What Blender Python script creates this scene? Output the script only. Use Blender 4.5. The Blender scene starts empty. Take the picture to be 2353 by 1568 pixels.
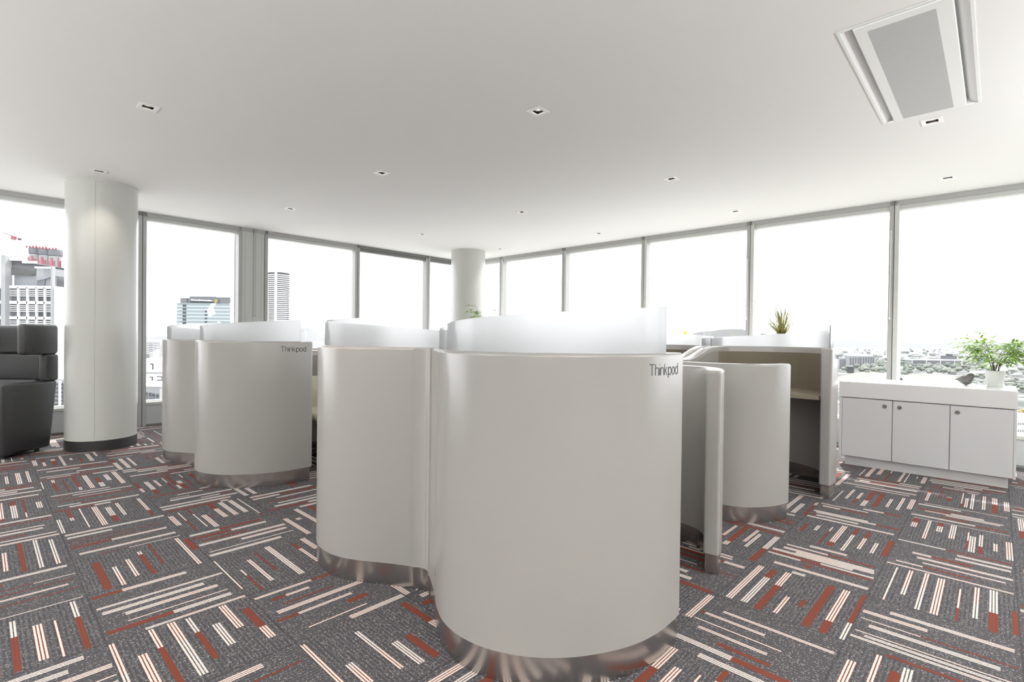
import bpy, bmesh, math, random
from mathutils import Vector, Matrix
random.seed(7)
PI = math.pi
SC = bpy.context.scene
COL = SC.collection

# ------------------------------------------------------------------ camera geometry
F, ROLL, PITCH, V0, CX, H = 1169.6, 0.0122, -0.010, 788.6, 1176.5, 1.1714
def ray(x, y):
    u, v = (x - CX) / F, (y - V0) / F
    c, s = math.cos(ROLL), math.sin(ROLL)
    u, v = u * c + v * s, -u * s + v * c
    cp, sp = math.cos(PITCH), math.sin(PITCH)
    return Vector((u, cp + v * sp, sp - v * cp))
def at(x, y, Y):                       # world point seen at a photo pixel, at forward distance Y
    d = ray(x, y)
    return d * (Y / d.y) + Vector((0, 0, H))

cam_d = bpy.data.cameras.new('camera')
cam_d.sensor_width = 36.0
cam_d.lens = 36.0 * F / 2353.0
cam_d.shift_y = (V0 - 784.0) / 2353.0
cam_d.clip_start, cam_d.clip_end = 0.05, 30000
cam = bpy.data.objects.new('camera', cam_d)
COL.objects.link(cam)
cam.matrix_world = Matrix.Translation((0, 0, H)) @ Matrix.Rotation(PI / 2 + PITCH, 4, 'X') @ Matrix.Rotation(ROLL, 4, 'Z')
SC.camera = cam

# building axes: b runs towards the right hand window wall, a towards the left hand one
TH = 0.81
CT, ST = math.cos(TH), math.sin(TH)
def W(b, a, z=0.0):
    return Vector((b * CT - a * ST, b * ST + a * CT, z))
ZC = 2.695

# ------------------------------------------------------------------ materials
def srgb(c):
    return tuple((v / 12.92 if v <= 0.04045 else ((v + 0.055) / 1.055) ** 2.4) for v in [x / 255.0 for x in c])
class NT:
    def __init__(self, name):
        self.m = bpy.data.materials.new(name)
        self.m.use_nodes = True
        self.t = self.m.node_tree
        self.t.nodes.clear()
        self.out = self.t.nodes.new('ShaderNodeOutputMaterial')
    def n(self, typ, **kw):
        nd = self.t.nodes.new(typ)
        for k, v in kw.items():
            setattr(nd, k, v)
        return nd
    def l(self, a, b):
        self.t.links.new(a, b)
    def put(self, sock, v):
        if hasattr(v, 'is_linked') or hasattr(v, 'links'):
            self.l(v, sock)
        else:
            sock.default_value = v
    def math(self, op, a, b=0.0, c=0.0):
        nd = self.n('ShaderNodeMath', operation=op)
        self.put(nd.inputs[0], a); self.put(nd.inputs[1], b); self.put(nd.inputs[2], c)
        return nd.outputs[0]
    def mixf(self, f, a, b):
        nd = self.n('ShaderNodeMix', data_type='FLOAT')
        self.put(nd.inputs[0], f); self.put(nd.inputs[2], a); self.put(nd.inputs[3], b)
        return nd.outputs[0]
    def mixc(self, f, a, b):
        nd = self.n('ShaderNodeMix', data_type='RGBA')
        self.put(nd.inputs[0], f)
        self.put(nd.inputs[6], a if hasattr(a, 'links') else (*a, 1))
        self.put(nd.inputs[7], b if hasattr(b, 'links') else (*b, 1))
        return nd.outputs[2]
    def bsdf(self, col, rough=0.5, metal=0.0, spec=0.5, **kw):
        p = self.n('ShaderNodeBsdfPrincipled')
        self.put(p.inputs['Base Color'], col if hasattr(col, 'links') else (*col, 1))
        self.put(p.inputs['Roughness'], rough)
        p.inputs['Metallic'].default_value = metal
        p.inputs['Specular IOR Level'].default_value = spec
        for k, v in kw.items():
            self.put(p.inputs[k.replace('_', ' ')], v)
        return p
    def finish(self, shader):
        self.l(shader, self.out.inputs['Surface'])
        return self.m

def mat(name, rgb, rough=0.5, metal=0.0, spec=0.5, vary=0.03, scale=6.0, bump=0.0, bscale=200.0, **kw):
    """plain surface with a little procedural tonal variation"""
    t = NT(name)
    c = srgb(rgb)
    tc = t.n('ShaderNodeTexCoord')
    nz = t.n('ShaderNodeTexNoise'); nz.inputs['Scale'].default_value = scale; nz.inputs['Detail'].default_value = 3
    t.l(tc.outputs['Object'], nz.inputs['Vector'])
    lo = tuple(v * (1 - vary) for v in c); hi = tuple(min(1, v * (1 + vary)) for v in c)
    p = t.bsdf(t.mixc(nz.outputs[0], lo, hi), rough, metal, spec, **kw)
    if bump:
        n2 = t.n('ShaderNodeTexNoise'); n2.inputs['Scale'].default_value = bscale
        t.l(tc.outputs['Object'], n2.inputs['Vector'])
        bp = t.n('ShaderNodeBump'); bp.inputs['Strength'].default_value = bump; bp.inputs['Distance'].default_value = 0.002
        t.l(n2.outputs[0], bp.inputs['Height']); t.l(bp.outputs[0], p.inputs['Normal'])
    return t.finish(p.outputs[0])

M = {}
M['ceiling'] = mat('ceiling_paint', (236, 236, 233), 0.9, spec=0.1, vary=0.01, scale=0.6)
M['wall'] = mat('wall_paint', (150, 148, 146), 0.8, spec=0.2, vary=0.01)  # unseen rear walls, greyed so that less light reaches the pod fronts
M['pod'] = mat('satin_white_shell', (147, 143, 140), 0.22, spec=0.65, vary=0.012, scale=3, bump=0.03, bscale=900)
M['podtrim'] = mat('satin_white_strip', (156, 152, 149), 0.22, vary=0.01)
M['liner'] = mat('beige_fabric_panel', (112, 104, 89), 0.9, spec=0.1, vary=0.08, scale=250, bump=0.2, bscale=700)
M['spine'] = mat('grey_fabric_panel', (128, 125, 119), 0.9, spec=0.1, vary=0.08, scale=250, bump=0.2, bscale=700)
M['desk'] = mat('beige_laminate', (124, 115, 96), 0.45, vary=0.04, scale=30)
M['letter'] = mat('dark_grey_letters', (38, 38, 40), 0.5, vary=0.0)
M['letter2'] = mat('charcoal_letters', (22, 22, 23), 0.5, vary=0.0)
M['frame'] = mat('window_frame_grey', (186, 188, 184), 0.5, spec=0.4, vary=0.02)
M['frameD'] = mat('window_frame_dark', (104, 105, 103), 0.6, vary=0.03)
M['frameM'] = mat('window_frame_mid', (158, 158, 156), 0.5, vary=0.03)
M['fin'] = mat('white_fin', (238, 239, 240), 0.5, vary=0.01)
M['spandrel'] = mat('spandrel_grey', (176, 180, 181), 0.5, vary=0.02)
M['column'] = mat('column_paint', (192, 193, 188), 0.28, spec=0.45, vary=0.015, scale=2)
M['black'] = mat('black_plinth', (26, 26, 27), 0.5, vary=0.1)
M['leather'] = mat('charcoal_leather', (33, 33, 35), 0.42, spec=0.5, vary=0.12, scale=40, bump=0.25, bscale=500)
M['cab'] = mat('cabinet_grey_white', (204, 204, 206), 0.35, vary=0.012)
M['cabtop'] = mat('gloss_white_top', (226, 226, 227), 0.12, vary=0.008)
M['chrome'] = mat('satin_chrome', (150, 148, 145), 0.25, metal=1.0, vary=0.05)
M['lockcore'] = mat('lock_core', (80, 76, 72), 0.3, metal=1.0, vary=0.05)
M['pot'] = mat('white_ceramic', (226, 228, 228), 0.35, vary=0.02, scale=20)
M['soil'] = mat('potting_soil', (52, 42, 34), 0.95, vary=0.3, scale=60)
M['stem'] = mat('dark_cane', (64, 46, 44), 0.6, vary=0.2)
M['bird'] = mat('matt_grey_ceramic', (92, 90, 90), 0.6, vary=0.06, scale=30, bump=0.15, bscale=250)
M['lampwhite'] = mat('white_lamp_trim', (240, 240, 238), 0.4, vary=0.01)
M['lampdark'] = mat('dark_reflector', (52, 38, 36), 0.35, vary=0.1)
M['lumtrough'] = mat('grey_trough', (222, 222, 222), 0.5, vary=0.02)
M['lumpanel'] = mat('luminaire_white', (226, 228, 224), 0.5, vary=0.01)
M['cream'] = mat('cream_leather', (206, 202, 186), 0.5, vary=0.03, bump=0.1)
M['plastic'] = mat('black_plastic', (30, 30, 32), 0.45, vary=0.1)
M['cord'] = mat('white_cord', (236, 236, 234), 0.6, vary=0.02)
M['cordg'] = mat('grey_cord', (120, 120, 120), 0.6, vary=0.02)

def emis(name, rgb, s):
    t = NT(name)
    e = t.n('ShaderNodeEmission'); e.inputs[0].default_value = (*srgb(rgb), 1); e.inputs[1].default_value = s
    return t.finish(e.outputs[0])
M['bulb'] = emis('lamp_glow', (255, 246, 232), 1.8)

def brushed():
    t = NT('brushed_steel')
    tc = t.n('ShaderNodeTexCoord')
    mp = t.n('ShaderNodeMapping'); mp.inputs['Scale'].default_value = (3, 3, 400)
    t.l(tc.outputs['Object'], mp.inputs[0])
    nz = t.n('ShaderNodeTexNoise'); nz.inputs['Scale'].default_value = 4; nz.inputs['Detail'].default_value = 4
    t.l(mp.outputs[0], nz.inputs['Vector'])
    p = t.bsdf(t.mixc(nz.outputs[0], srgb((176, 172, 169)), srgb((190, 186, 184))), t.mixf(nz.outputs[0], 0.25, 0.28), 1.0)
    return t.finish(p.outputs[0])
M['steel'] = brushed()

def glass():
    t = NT('window_glass')
    tr = t.n('ShaderNodeBsdfTransparent'); tr.inputs[0].default_value = (0.985, 0.99, 0.99, 1)
    gl = t.n('ShaderNodeBsdfGlossy'); gl.inputs['Roughness'].default_value = 0.0
    fr = t.n('ShaderNodeFresnel'); fr.inputs[0].default_value = 1.35
    mx = t.n('ShaderNodeMixShader')
    t.l(t.math('MINIMUM', fr.outputs[0], 0.35), mx.inputs[0]); t.l(tr.outputs[0], mx.inputs[1]); t.l(gl.outputs[0], mx.inputs[2])
    return t.finish(mx.outputs[0])
M['glass'] = glass()

def acrylic():
    t = NT('frosted_acrylic')
    d = t.n('ShaderNodeBsdfDiffuse'); d.inputs[0].default_value = (0.93, 0.95, 0.98, 1)
    tl = t.n('ShaderNodeBsdfTranslucent'); tl.inputs[0].default_value = (0.97, 0.98, 1.0, 1)
    gl = t.n('ShaderNodeBsdfGlossy'); gl.inputs['Roughness'].default_value = 0.12
    tr = t.n('ShaderNodeBsdfRefraction'); tr.inputs['Roughness'].default_value = 0.45; tr.inputs['IOR'].default_value = 1.3
    fr = t.n('ShaderNodeFresnel'); fr.inputs[0].default_value = 1.45
    a = t.n('ShaderNodeMixShader'); a.inputs[0].default_value = 0.72
    t.l(d.outputs[0], a.inputs[1]); t.l(tl.outputs[0], a.inputs[2])
    b = t.n('ShaderNodeMixShader'); b.inputs[0].default_value = 0.5
    t.l(a.outputs[0], b.inputs[1]); t.l(tr.outputs[0], b.inputs[2])
    c = t.n('ShaderNodeMixShader')
    t.l(t.math('MULTIPLY', fr.outputs[0], 0.8), c.inputs[0]); t.l(b.outputs[0], c.inputs[1]); t.l(gl.outputs[0], c.inputs[2])
    return t.finish(c.outputs[0])
M['acrylic'] = acrylic()

def leafmat(name, c0, c1):
    t = NT(name)
    g = t.n('ShaderNodeNewGeometry')
    tc = t.n('ShaderNodeTexCoord')
    nz = t.n('ShaderNodeTexNoise'); nz.inputs['Scale'].default_value = 14
    t.l(tc.outputs['Object'], nz.inputs['Vector'])
    f = t.math('MULTIPLY_ADD', g.outputs['Random Per Island'], 0.7, t.math('MULTIPLY', nz.outputs[0], 0.3))
    col = t.mixc(f, srgb(c0), srgb(c1))
    p = t.bsdf(col, 0.45)
    tl = t.n('ShaderNodeBsdfTranslucent'); t.l(col, tl.inputs[0])
    mx = t.n('ShaderNodeMixShader'); mx.inputs[0].default_value = 0.3
    t.l(p.outputs[0], mx.inputs[1]); t.l(tl.outputs[0], mx.inputs[2])
    return t.finish(mx.outputs[0])
M['bamboo'] = leafmat('bamboo_leaf', (56, 94, 24), (134, 176, 44))
M['grassy'] = leafmat('grass_leaf', (60, 66, 34), (150, 146, 52))
M['yellow'] = leafmat('yellow_leaf', (196, 190, 40), (238, 226, 70))

def perforated():
    t = NT('perforated_metal')
    tc = t.n('ShaderNodeTexCoord')
    sx = t.n('ShaderNodeSeparateXYZ'); t.l(tc.outputs['Object'], sx.inputs[0])
    a = t.math('SINE', t.math('MULTIPLY', t.math('ADD', sx.outputs[0], sx.outputs[1]), 2 * PI / 0.0058))
    b = t.math('SINE', t.math('MULTIPLY', t.math('SUBTRACT', sx.outputs[0], sx.outputs[1]), 2 * PI / 0.0058))
    f = t.math('GREATER_THAN', t.math('ADD', a, b), 0.25)
    p = t.bsdf(t.mixc(f, srgb((196, 198, 194)), srgb((112, 112, 112))), 0.6)
    return t.finish(p.outputs[0])
M['perf'] = perforated()

def carpet():
    t = NT('carpet_tiles')
    g = t.n('ShaderNodeNewGeometry')
    sp = t.n('ShaderNodeSeparateXYZ'); t.l(g.outputs['Position'], sp.inputs[0])
    Ox, Oy = -5.203 * 0.5, 5.8855 * 0.5
    x = t.math('SUBTRACT', sp.outputs[0], Ox); y = t.math('SUBTRACT', sp.outputs[1], Oy)
    u = t.math('DIVIDE', t.math('ADD', t.math('MULTIPLY', x, CT), t.math('MULTIPLY', y, ST)), 0.5)
    v = t.math('DIVIDE', t.math('SUBTRACT', t.math('MULTIPLY', y, CT), t.math('MULTIPLY', x, ST)), 0.5)
    iu, iv = t.math('FLOOR', u), t.math('FLOOR', v)
    fu, fv = t.math('SUBTRACT', u, iu), t.math('SUBTRACT', v, iv)
    par = t.math('FLOORED_MODULO', t.math('ADD', iu, iv), 2.0)
    p = t.mixf(par, fu, fv); q = t.mixf(par, fv, fu)
    G, Y = 16.0, 3.0
    gi = t.math('FLOOR', t.math('MULTIPLY', p, G))
    pp = t.math('FRACT', t.math('MULTIPLY', p, G))
    def noise(off):
        cv = t.n('ShaderNodeCombineXYZ')
        t.l(t.math('ADD', iu, off), cv.inputs[0]); t.l(iv, cv.inputs[1]); t.l(gi, cv.inputs[2])
        w = t.n('ShaderNodeTexWhiteNoise', noise_dimensions='3D'); t.l(cv.outputs[0], w.inputs['Vector'])
        s = t.n('ShaderNodeSeparateColor'); t.l(w.outputs['Color'], s.inputs[0])
        return s.outputs[0], s.outputs[1], s.outputs[2]
    r1, r2, r3 = noise(0.37); r4, r5, r6 = noise(57.37); r7, r8, r9 = noise(133.37)
    # even and odd groups alternate so that neighbouring stripes rarely touch
    odd = t.math('FLOORED_MODULO', gi, 2.0)
    present = t.math('LESS_THAN', r1, t.mixf(odd, 0.95, 0.05))
    start = t.math('MULTIPLY', t.math('POWER', r2, 3.2), 0.6)
    mid = t.math('ADD', start, t.math('MULTIPLY_ADD', r3, 0.55, 0.12))
    end = t.math('SUBTRACT', 0.985, t.math('MULTIPLY', t.math('POWER', r4, 3.2), 0.55))
    start = t.math('MAXIMUM', start, 0.02)
    in1 = t.math('MULTIPLY', t.math('GREATER_THAN', q, start), t.math('LESS_THAN', q, t.math('MINIMUM', mid, end)))
    in2 = t.math('MULTIPLY', t.math('GREATER_THAN', q, mid), t.math('LESS_THAN', q, end))
    inside = t.math('MULTIPLY', t.math('MAXIMUM', in1, in2), present)
    narrow = t.math('GREATER_THAN', r7, 0.55)
    inside = t.math('MULTIPLY', inside, t.math('LESS_THAN', pp, t.mixf(t.math('GREATER_THAN', r7, 0.85), t.mixf(narrow, 1.0, 0.667), 0.334)))
    typ = t.mixf(in2, r5, r6)                      # 0..0.36 red, 0.36..0.68 cream on red, above cream on grey
    yy = t.math('FRACT', t.math('MULTIPLY', pp, Y))
    wob = t.n('ShaderNodeTexNoise'); wob.inputs['Scale'].default_value = 160; wob.inputs['Detail'].default_value = 1
    t.l(g.outputs['Position'], wob.inputs['Vector'])
    dist = t.math('ABSOLUTE', t.math('SUBTRACT', yy, 0.5))
    core = t.math('LESS_THAN', t.math('ADD', dist, t.math('MULTIPLY', t.math('SUBTRACT', wob.outputs[0], 0.5), 0.3)), 0.315)
    isred = t.math('LESS_THAN', typ, 0.30)
    ismix = t.math('LESS_THAN', typ, 0.68)
    # pile texture
    fc = t.n('ShaderNodeCombineXYZ')
    t.l(t.math('FLOOR', t.math('MULTIPLY', u, 150.0)), fc.inputs[0]); t.l(t.math('FLOOR', t.math('MULTIPLY', v, 150.0)), fc.inputs[1])
    fl = t.n('ShaderNodeTexWhiteNoise', noise_dimensions='2D'); t.l(fc.outputs[0], fl.inputs['Vector'])
    fleck = t.math('GREATER_THAN', fl.outputs['Value'], 0.925)
    rib = t.math('MULTIPLY_ADD', t.math('SINE', t.math('MULTIPLY', p, 2 * PI * 32.0)), 0.5, 0.5)
    mott = t.n('ShaderNodeTexNoise'); mott.inputs['Scale'].default_value = 500
    t.l(g.outputs['Position'], mott.inputs['Vector'])
    base = t.mixc(rib, srgb((55, 54, 57)), srgb((77, 76, 80)))
    base = t.mixc(t.math('MULTIPLY', mott.outputs[0], 0.5), base, srgb((48, 45, 48)))
    base = t.mixc(t.math('MULTIPLY', fleck, t.mixf(mott.outputs[0], 0.1, 0.85)), base, srgb((176, 168, 165)))
    red = t.mixc(mott.outputs[0], srgb((78, 35, 25)), srgb((112, 52, 38)))
    white = t.mixc(mott.outputs[0], srgb((186, 174, 167)), srgb((224, 213, 206)))
    stripe = t.mixc(ismix, base, red)
    stripe = t.mixc(core, stripe, white)
    stripe = t.mixc(isred, stripe, red)
    col = t.mixc(inside, base, stripe)
    # thin dark seam between tiles
    e = t.math('MINIMUM', t.math('MINIMUM', fu, t.math('SUBTRACT', 1.0, fu)), t.math('MINIMUM', fv, t.math('SUBTRACT', 1.0, fv)))
    seam = t.math('LESS_THAN', e, 0.006)
    col = t.mixc(t.math('MULTIPLY', seam, 0.6), col, srgb((46, 42, 44)))
    pr = t.bsdf(col, 0.92, spec=0.12)
    bp = t.n('ShaderNodeBump'); bp.inputs['Strength'].default_value = 0.35; bp.inputs['Distance'].default_value = 0.003
    t.l(t.math('ADD', t.math('MULTIPLY', dist, -1.0), t.math('MULTIPLY', mott.outputs[0], 0.6)), bp.inputs['Height'])
    t.l(bp.outputs[0], pr.inputs['Normal'])
    return t.finish(pr.outputs[0])
M['carpet'] = carpet()

# ------------------------------------------------------------------ object helpers
def tag(o, label=None, cat=None, group=None, kind=None):
    if label: o['label'] = label
    if cat: o['category'] = cat
    if group: o['group'] = group
    if kind: o['kind'] = kind
    return o
def empty(name, loc, rz=0.0):
    o = bpy.data.objects.new(name, None)
    o.empty_display_size = 0.1
    COL.objects.link(o)
    o.location = loc; o.rotation_euler = (0, 0, rz)
    return o
def thing(name, label, cat, loc, rz=0.0, group=None):
    return tag(empty(name, loc, rz), label, cat, group)
def obj(name, bm, m, parent=None, smooth=None, fix=True):
    if fix:
        bmesh.ops.recalc_face_normals(bm, faces=bm.faces[:])
    me = bpy.data.meshes.new(name)
    bm.to_mesh(me); bm.free()
    for mm in (m if isinstance(m, (list, tuple)) else [m]):
        me.materials.append(mm)
    if smooth is not None:
        for p in me.polygons: p.use_smooth = True
        me.set_sharp_from_angle(angle=math.radians(smooth))
    o = bpy.data.objects.new(name, me)
    COL.objects.link(o)
    if parent: o.parent = parent
    return o
def copy_tree(o, parent=None):
    c = o.copy(); COL.objects.link(c)
    if parent: c.parent = parent
    for ch in list(o.children): copy_tree(ch, c)
    return c
def box(bm, x0, x1, y0, y1, z0, z1, bev=0.0, mi=0, seg=2):
    r = bmesh.ops.create_cube(bm, size=1.0)
    vs = r['verts']
    for v in vs:
        v.co = Vector(((x0 + x1) / 2 + v.co.x * (x1 - x0), (y0 + y1) / 2 + v.co.y * (y1 - y0), (z0 + z1) / 2 + v.co.z * (z1 - z0)))
    fs = list({f for v in vs for f in v.link_faces})
    if bev > 0:
        es = list({e for v in vs for e in v.link_edges})
        rr = bmesh.ops.bevel(bm, geom=es, offset=bev, segments=seg, affect='EDGES', profile=0.5)
        fs = list({f for f in rr['faces']} | {f for f in fs if f.is_valid})
    for f in fs: f.material_index = mi
    return fs
def lathe(bm, prof, seg=40, c=(0, 0), cap=True, mi=0):
    rings = []
    for r, z in prof:
        rings.append([bm.verts.new((c[0] + r * math.cos(2 * PI * i / seg), c[1] + r * math.sin(2 * PI * i / seg), z)) for i in range(seg)])
    for k in range(len(rings) - 1):
        for i in range(seg):
            f = bm.faces.new((rings[k][i], rings[k][(i + 1) % seg], rings[k + 1][(i + 1) % seg], rings[k + 1][i])); f.material_index = mi
    if cap:
        bm.faces.new(rings[0]).material_index = mi; bm.faces.new(rings[-1]).material_index = mi
def tube(bm, pts, r0, r1=None, seg=6, mi=0):
    r1 = r0 if r1 is None else r1
    rings = []
    n = len(pts)
    for k, p in enumerate(pts):
        p = Vector(p)
        d = (Vector(pts[min(k + 1, n - 1)]) - Vector(pts[max(k - 1, 0)])).normalized()
        u = d.cross(Vector((0.3, 0.9, 0.31))).normalized(); w = d.cross(u)
        r = r0 + (r1 - r0) * k / max(1, n - 1)
        rings.append([bm.verts.new(p + (u * math.cos(2 * PI * i / seg) + w * math.sin(2 * PI * i / seg)) * r) for i in range(seg)])
    for k in range(n - 1):
        for i in range(seg):
            bm.faces.new((rings[k][i], rings[k][(i + 1) % seg], rings[k + 1][(i + 1) % seg], rings[k + 1][i])).material_index = mi
    bm.faces.new(rings[0]).material_index = mi; bm.faces.new(rings[-1]).material_index = mi
def loft(bm, rings, cap=True):
    vs = [[bm.verts.new(p) for p in r] for r in rings]
    n = len(vs[0])
    for k in range(len(vs) - 1):
        for i in range(n):
            bm.faces.new((vs[k][i], vs[k][(i + 1) % n], vs[k + 1][(i + 1) % n], vs[k + 1][i]))
    if cap:
        bm.faces.new(vs[0]); bm.faces.new(vs[-1])
    return vs
def prism(bm, poly, z0, z1, mi=0):
    lo = [bm.verts.new((x, y, z0)) for x, y in poly]; hi = [bm.verts.new((x, y, z1)) for x, y in poly]
    n = len(poly)
    for i in range(n):
        bm.faces.new((lo[i], lo[(i + 1) % n], hi[(i + 1) % n], hi[i])).material_index = mi
    bm.faces.new(lo).material_index = mi; bm.faces.new(hi).material_index = mi
def B_():
    return bmesh.new()

# ------------------------------------------------------------------ room shell (local x = b, local y = a)
WB, WA = 6.80, 7.76                       # window lines
B0, A0 = -5.6, -5.2                       # rear limits of the room behind the camera
DL = [(0.79, 4.16), (2.595, 2.255), (4.52, 0.345), (0.79, 6.15), (2.595, 4.175), (4.52, 2.25), (6.155, 0.35), (2.595, 6.18),
      (4.535, 4.18), (6.15, 2.25), (4.55, 6.2), (6.18, 4.18), (6.18, 6.2)]
DLX = [(0.79, 0.345), (0.79, 2.255), (2.595, 0.345)]        # grid carried on unseen, beams without fixtures added to brighten lower pod fronts
LB0, LB1, LA0, LA1 = 2.92, 4.352, 0.10, 0.594     # recessed luminaire

bm = B_(); box(bm, B0 - 0.2, WB + 0.35, A0 - 0.2, WA + 0.35, -0.25, 0.0)
fl = obj('floor', bm, M['carpet']); fl.rotation_euler.z = TH
tag(fl, 'charcoal carpet tiles laid quarter-turned with red and cream stripes', None, kind='structure')

holes = [(b - 0.0375, b + 0.0375, a - 0.0375, a + 0.0375) for b, a in DL] + [(LB0, LB1, LA0, LA1)]
xs = sorted({B0, WB + 0.12} | {h[0] for h in holes} | {h[1] for h in holes})
ys = sorted({A0, WA + 0.12} | {h[2] for h in holes} | {h[3] for h in holes})
bm = B_()
vg = [[bm.verts.new((x, y, ZC)) for y in ys] for x in xs]
for i in range(len(xs) - 1):
    for j in range(len(ys) - 1):
        mx, my = (xs[i] + xs[i + 1]) / 2, (ys[j] + ys[j + 1]) / 2
        if any(h[0] < mx < h[1] and h[2] < my < h[3] for h in holes): continue
        bm.faces.new((vg[i][j], vg[i][j + 1], vg[i + 1][j + 1], vg[i + 1][j]))
ce = obj('ceiling', bm, M['ceiling'], fix=False); ce.rotation_euler.z = TH
tag(ce, 'smooth white plasterboard ceiling over the whole room', None, kind='structure')

# rear walls, behind the camera
bm = B_(); box(bm, B0 - 0.2, B0, A0 - 0.2, WA + 0.35, 0, ZC)
o = obj('wall_back', bm, M['wall']); o.rotation_euler.z = TH; tag(o, 'plain grey wall behind the viewpoint', None, kind='structure')
bm = B_(); box(bm, B0, WB + 0.3, A0 - 0.2, A0, 0, ZC)
o = obj('wall_side', bm, M['wall']); o.rotation_euler.z = TH; tag(o, 'plain grey wall beyond the right side of the view', None, kind='structure')

# window walls.  local frame of a wall: x along the wall, y outwards, origin on the inner face
def wall_frame(side):
    if side == 'right':                   # x = a (towards far corner reversed), y = +b
        return Matrix.Rotation(TH, 4, 'Z') @ Matrix.Translation((WB, 0, 0)) @ Matrix(((0, 1, 0, 0), (1, 0, 0, 0), (0, 0, 1, 0), (0, 0, 0, 1)))
    return Matrix.Rotation(TH, 4, 'Z') @ Matrix.Translation((0, WA, 0))
MR = [-5.18, -3.68, -2.18, -0.68, 0.817, 2.296, 3.80, 5.29, 6.78, 7.76]          # mullion positions along a
ML = [-5.6, -4.45, -2.98, -1.51, -0.04, 1.425, 2.74, 4.385, 5.845, 6.80]          # along b
ZS, ZH = 0.30, 2.60
DEP = 0.085
def put(bm, side, name, m, parent=None, smooth=None):
    bm.transform(wall_frame(side))
    return obj(name, bm, m, parent, smooth)
wn = 0
def pil(side, k): return side == 'left' and k == 6
trim_n = 0
for side, Ms in (('left', ML), ('right', MR)):
    # low spandrel wall, with panel joints
    bm = B_()
    for k in range(len(Ms) - 1):
        box(bm, Ms[k] + 0.003, Ms[k + 1] - 0.003, 0.02, 0.2, 0.0, ZS - 0.03, mi=0)
        box(bm, Ms[k] - 0.003, Ms[k] + 0.003, 0.03, 0.2, 0.0, ZS - 0.03, mi=1)
    o = put(bm, side, 'wall_' + side, [M['spandrel'], M['frameD']])
    tag(o, 'low grey spandrel wall under the %s hand windows' % side, None, kind='structure')
    bm = B_(); box(bm, Ms[0], Ms[-1], 0.008, 0.022, 0.0, 0.022)
    o = put(bm, side, 'baseboard_' + side, M['frameD']); tag(o, 'thin dark strip at the foot of the %s spandrel' % side, None, kind='structure')
    # head rail against the ceiling
    bm = B_()
    for k in range(len(Ms) - 1):
        dark = (side == 'left' and k >= 7)
        box(bm, Ms[k] + 0.004, Ms[k + 1] - 0.004, 0.0, 0.10, ZH + 0.045, ZC, mi=2 if dark else 1)
        box(bm, Ms[k] + 0.004, Ms[k + 1] - 0.004, 0.02, 0.12, ZH, ZH + 0.045, mi=2 if dark else 0)
        box(bm, Ms[k] - 0.004, Ms[k] + 0.004, 0.01, 0.1, ZH, ZC, mi=2)
    trim_n += 1
    o = put(bm, side, 'trim_%d' % trim_n, [M['frame'], M['frameM'], M['frameD']])
    tag(o, 'grey metal head rail along the top of the %s windows' % side, None, kind='structure')
    # mullions
    for k in range(len(Ms)):
        x = Ms[k]
        bm = B_()
        if pil(side, k):
            w = 0.20
            box(bm, x - w + 0.048, x + w - 0.048, 0.012, 0.12, ZS - 0.03, ZC, mi=0)
            for q in (-0.11, -0.004, 0.012, 0.11): box(bm, x + q - 0.001, x + q + 0.001, 0.0105, 0.02, ZS, ZC, mi=1)
            box(bm, x - w, x - w + 0.042, 0.0, 0.14, 0.0, ZC, mi=1)
            box(bm, x + w - 0.042, x + w, 0.0, 0.14, 0.0, ZC, mi=1)
            box(bm, x - w + 0.04, x - w + 0.05, 0.03, 0.1, 0.0, ZC, mi=2)
            box(bm, x + w - 0.05, x + w - 0.04, 0.03, 0.1, 0.0, ZC, mi=2)
            box(bm, x - w - 0.01, x - w + 0.03, 0.141, 0.30, 0.0, ZC, mi=3)
            box(bm, x + w - 0.03, x + w + 0.01, 0.141, 0.30, 0.0, ZC, mi=3)
        else:
            box(bm, x - 0.043, x - 0.004, 0.0, DEP + 0.04, 0.0, ZC, mi=0 if side == 'right' else 1)
            box(bm, x + 0.004, x + 0.043, 0.0, DEP + 0.04, 0.0, ZC, mi=1)
            box(bm, x - 0.006, x + 0.006, 0.02, DEP + 0.02, 0.0, ZC, mi=2)
            fx = -0.028 if side == 'right' else 0.028
            box(bm, x + fx - 0.015, x + fx + 0.015, DEP + 0.041, DEP + 0.22, 0.0, ZC, mi=3)
        trim_n += 1
        o = put(bm, side, 'trim_%d' % trim_n, [M['frame'], M['frameM'], M['frameD'], M['fin']])
        tag(o, ('broad grey pilaster with two dark joints between left windows' if pil(side, k) else 'grey split mullion with dark centre joint, %s window wall' % side), None, kind='structure')
    # windows: sill frame + glass
    for k in range(len(Ms) - 1):
        wn += 1
        x0 = Ms[k] + (0.2 if pil(side, k) else 0.043); x1 = Ms[k + 1] - (0.2 if pil(side, k + 1) else 0.043)
        bm = B_(); box(bm, x0, x1, 0.0, 0.14, ZS - 0.03, ZS + 0.0, mi=0); box(bm, x0, x1, DEP - 0.02, DEP + 0.02, ZS, ZS + 0.022, mi=1)
        o = put(bm, side, 'window_%d' % wn, [M['frame'], M['fin']])
        tag(o, 'floor to ceiling window bay of the %s wall' % side, None, kind='structure')
        bm = B_(); box(bm, x0, x1, DEP - 0.003, DEP + 0.003, ZS + 0.022, ZH + 0.01)
        g = put(bm, side, 'pane', M['glass'], o)
        tag(g, 'clear glass')

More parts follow.
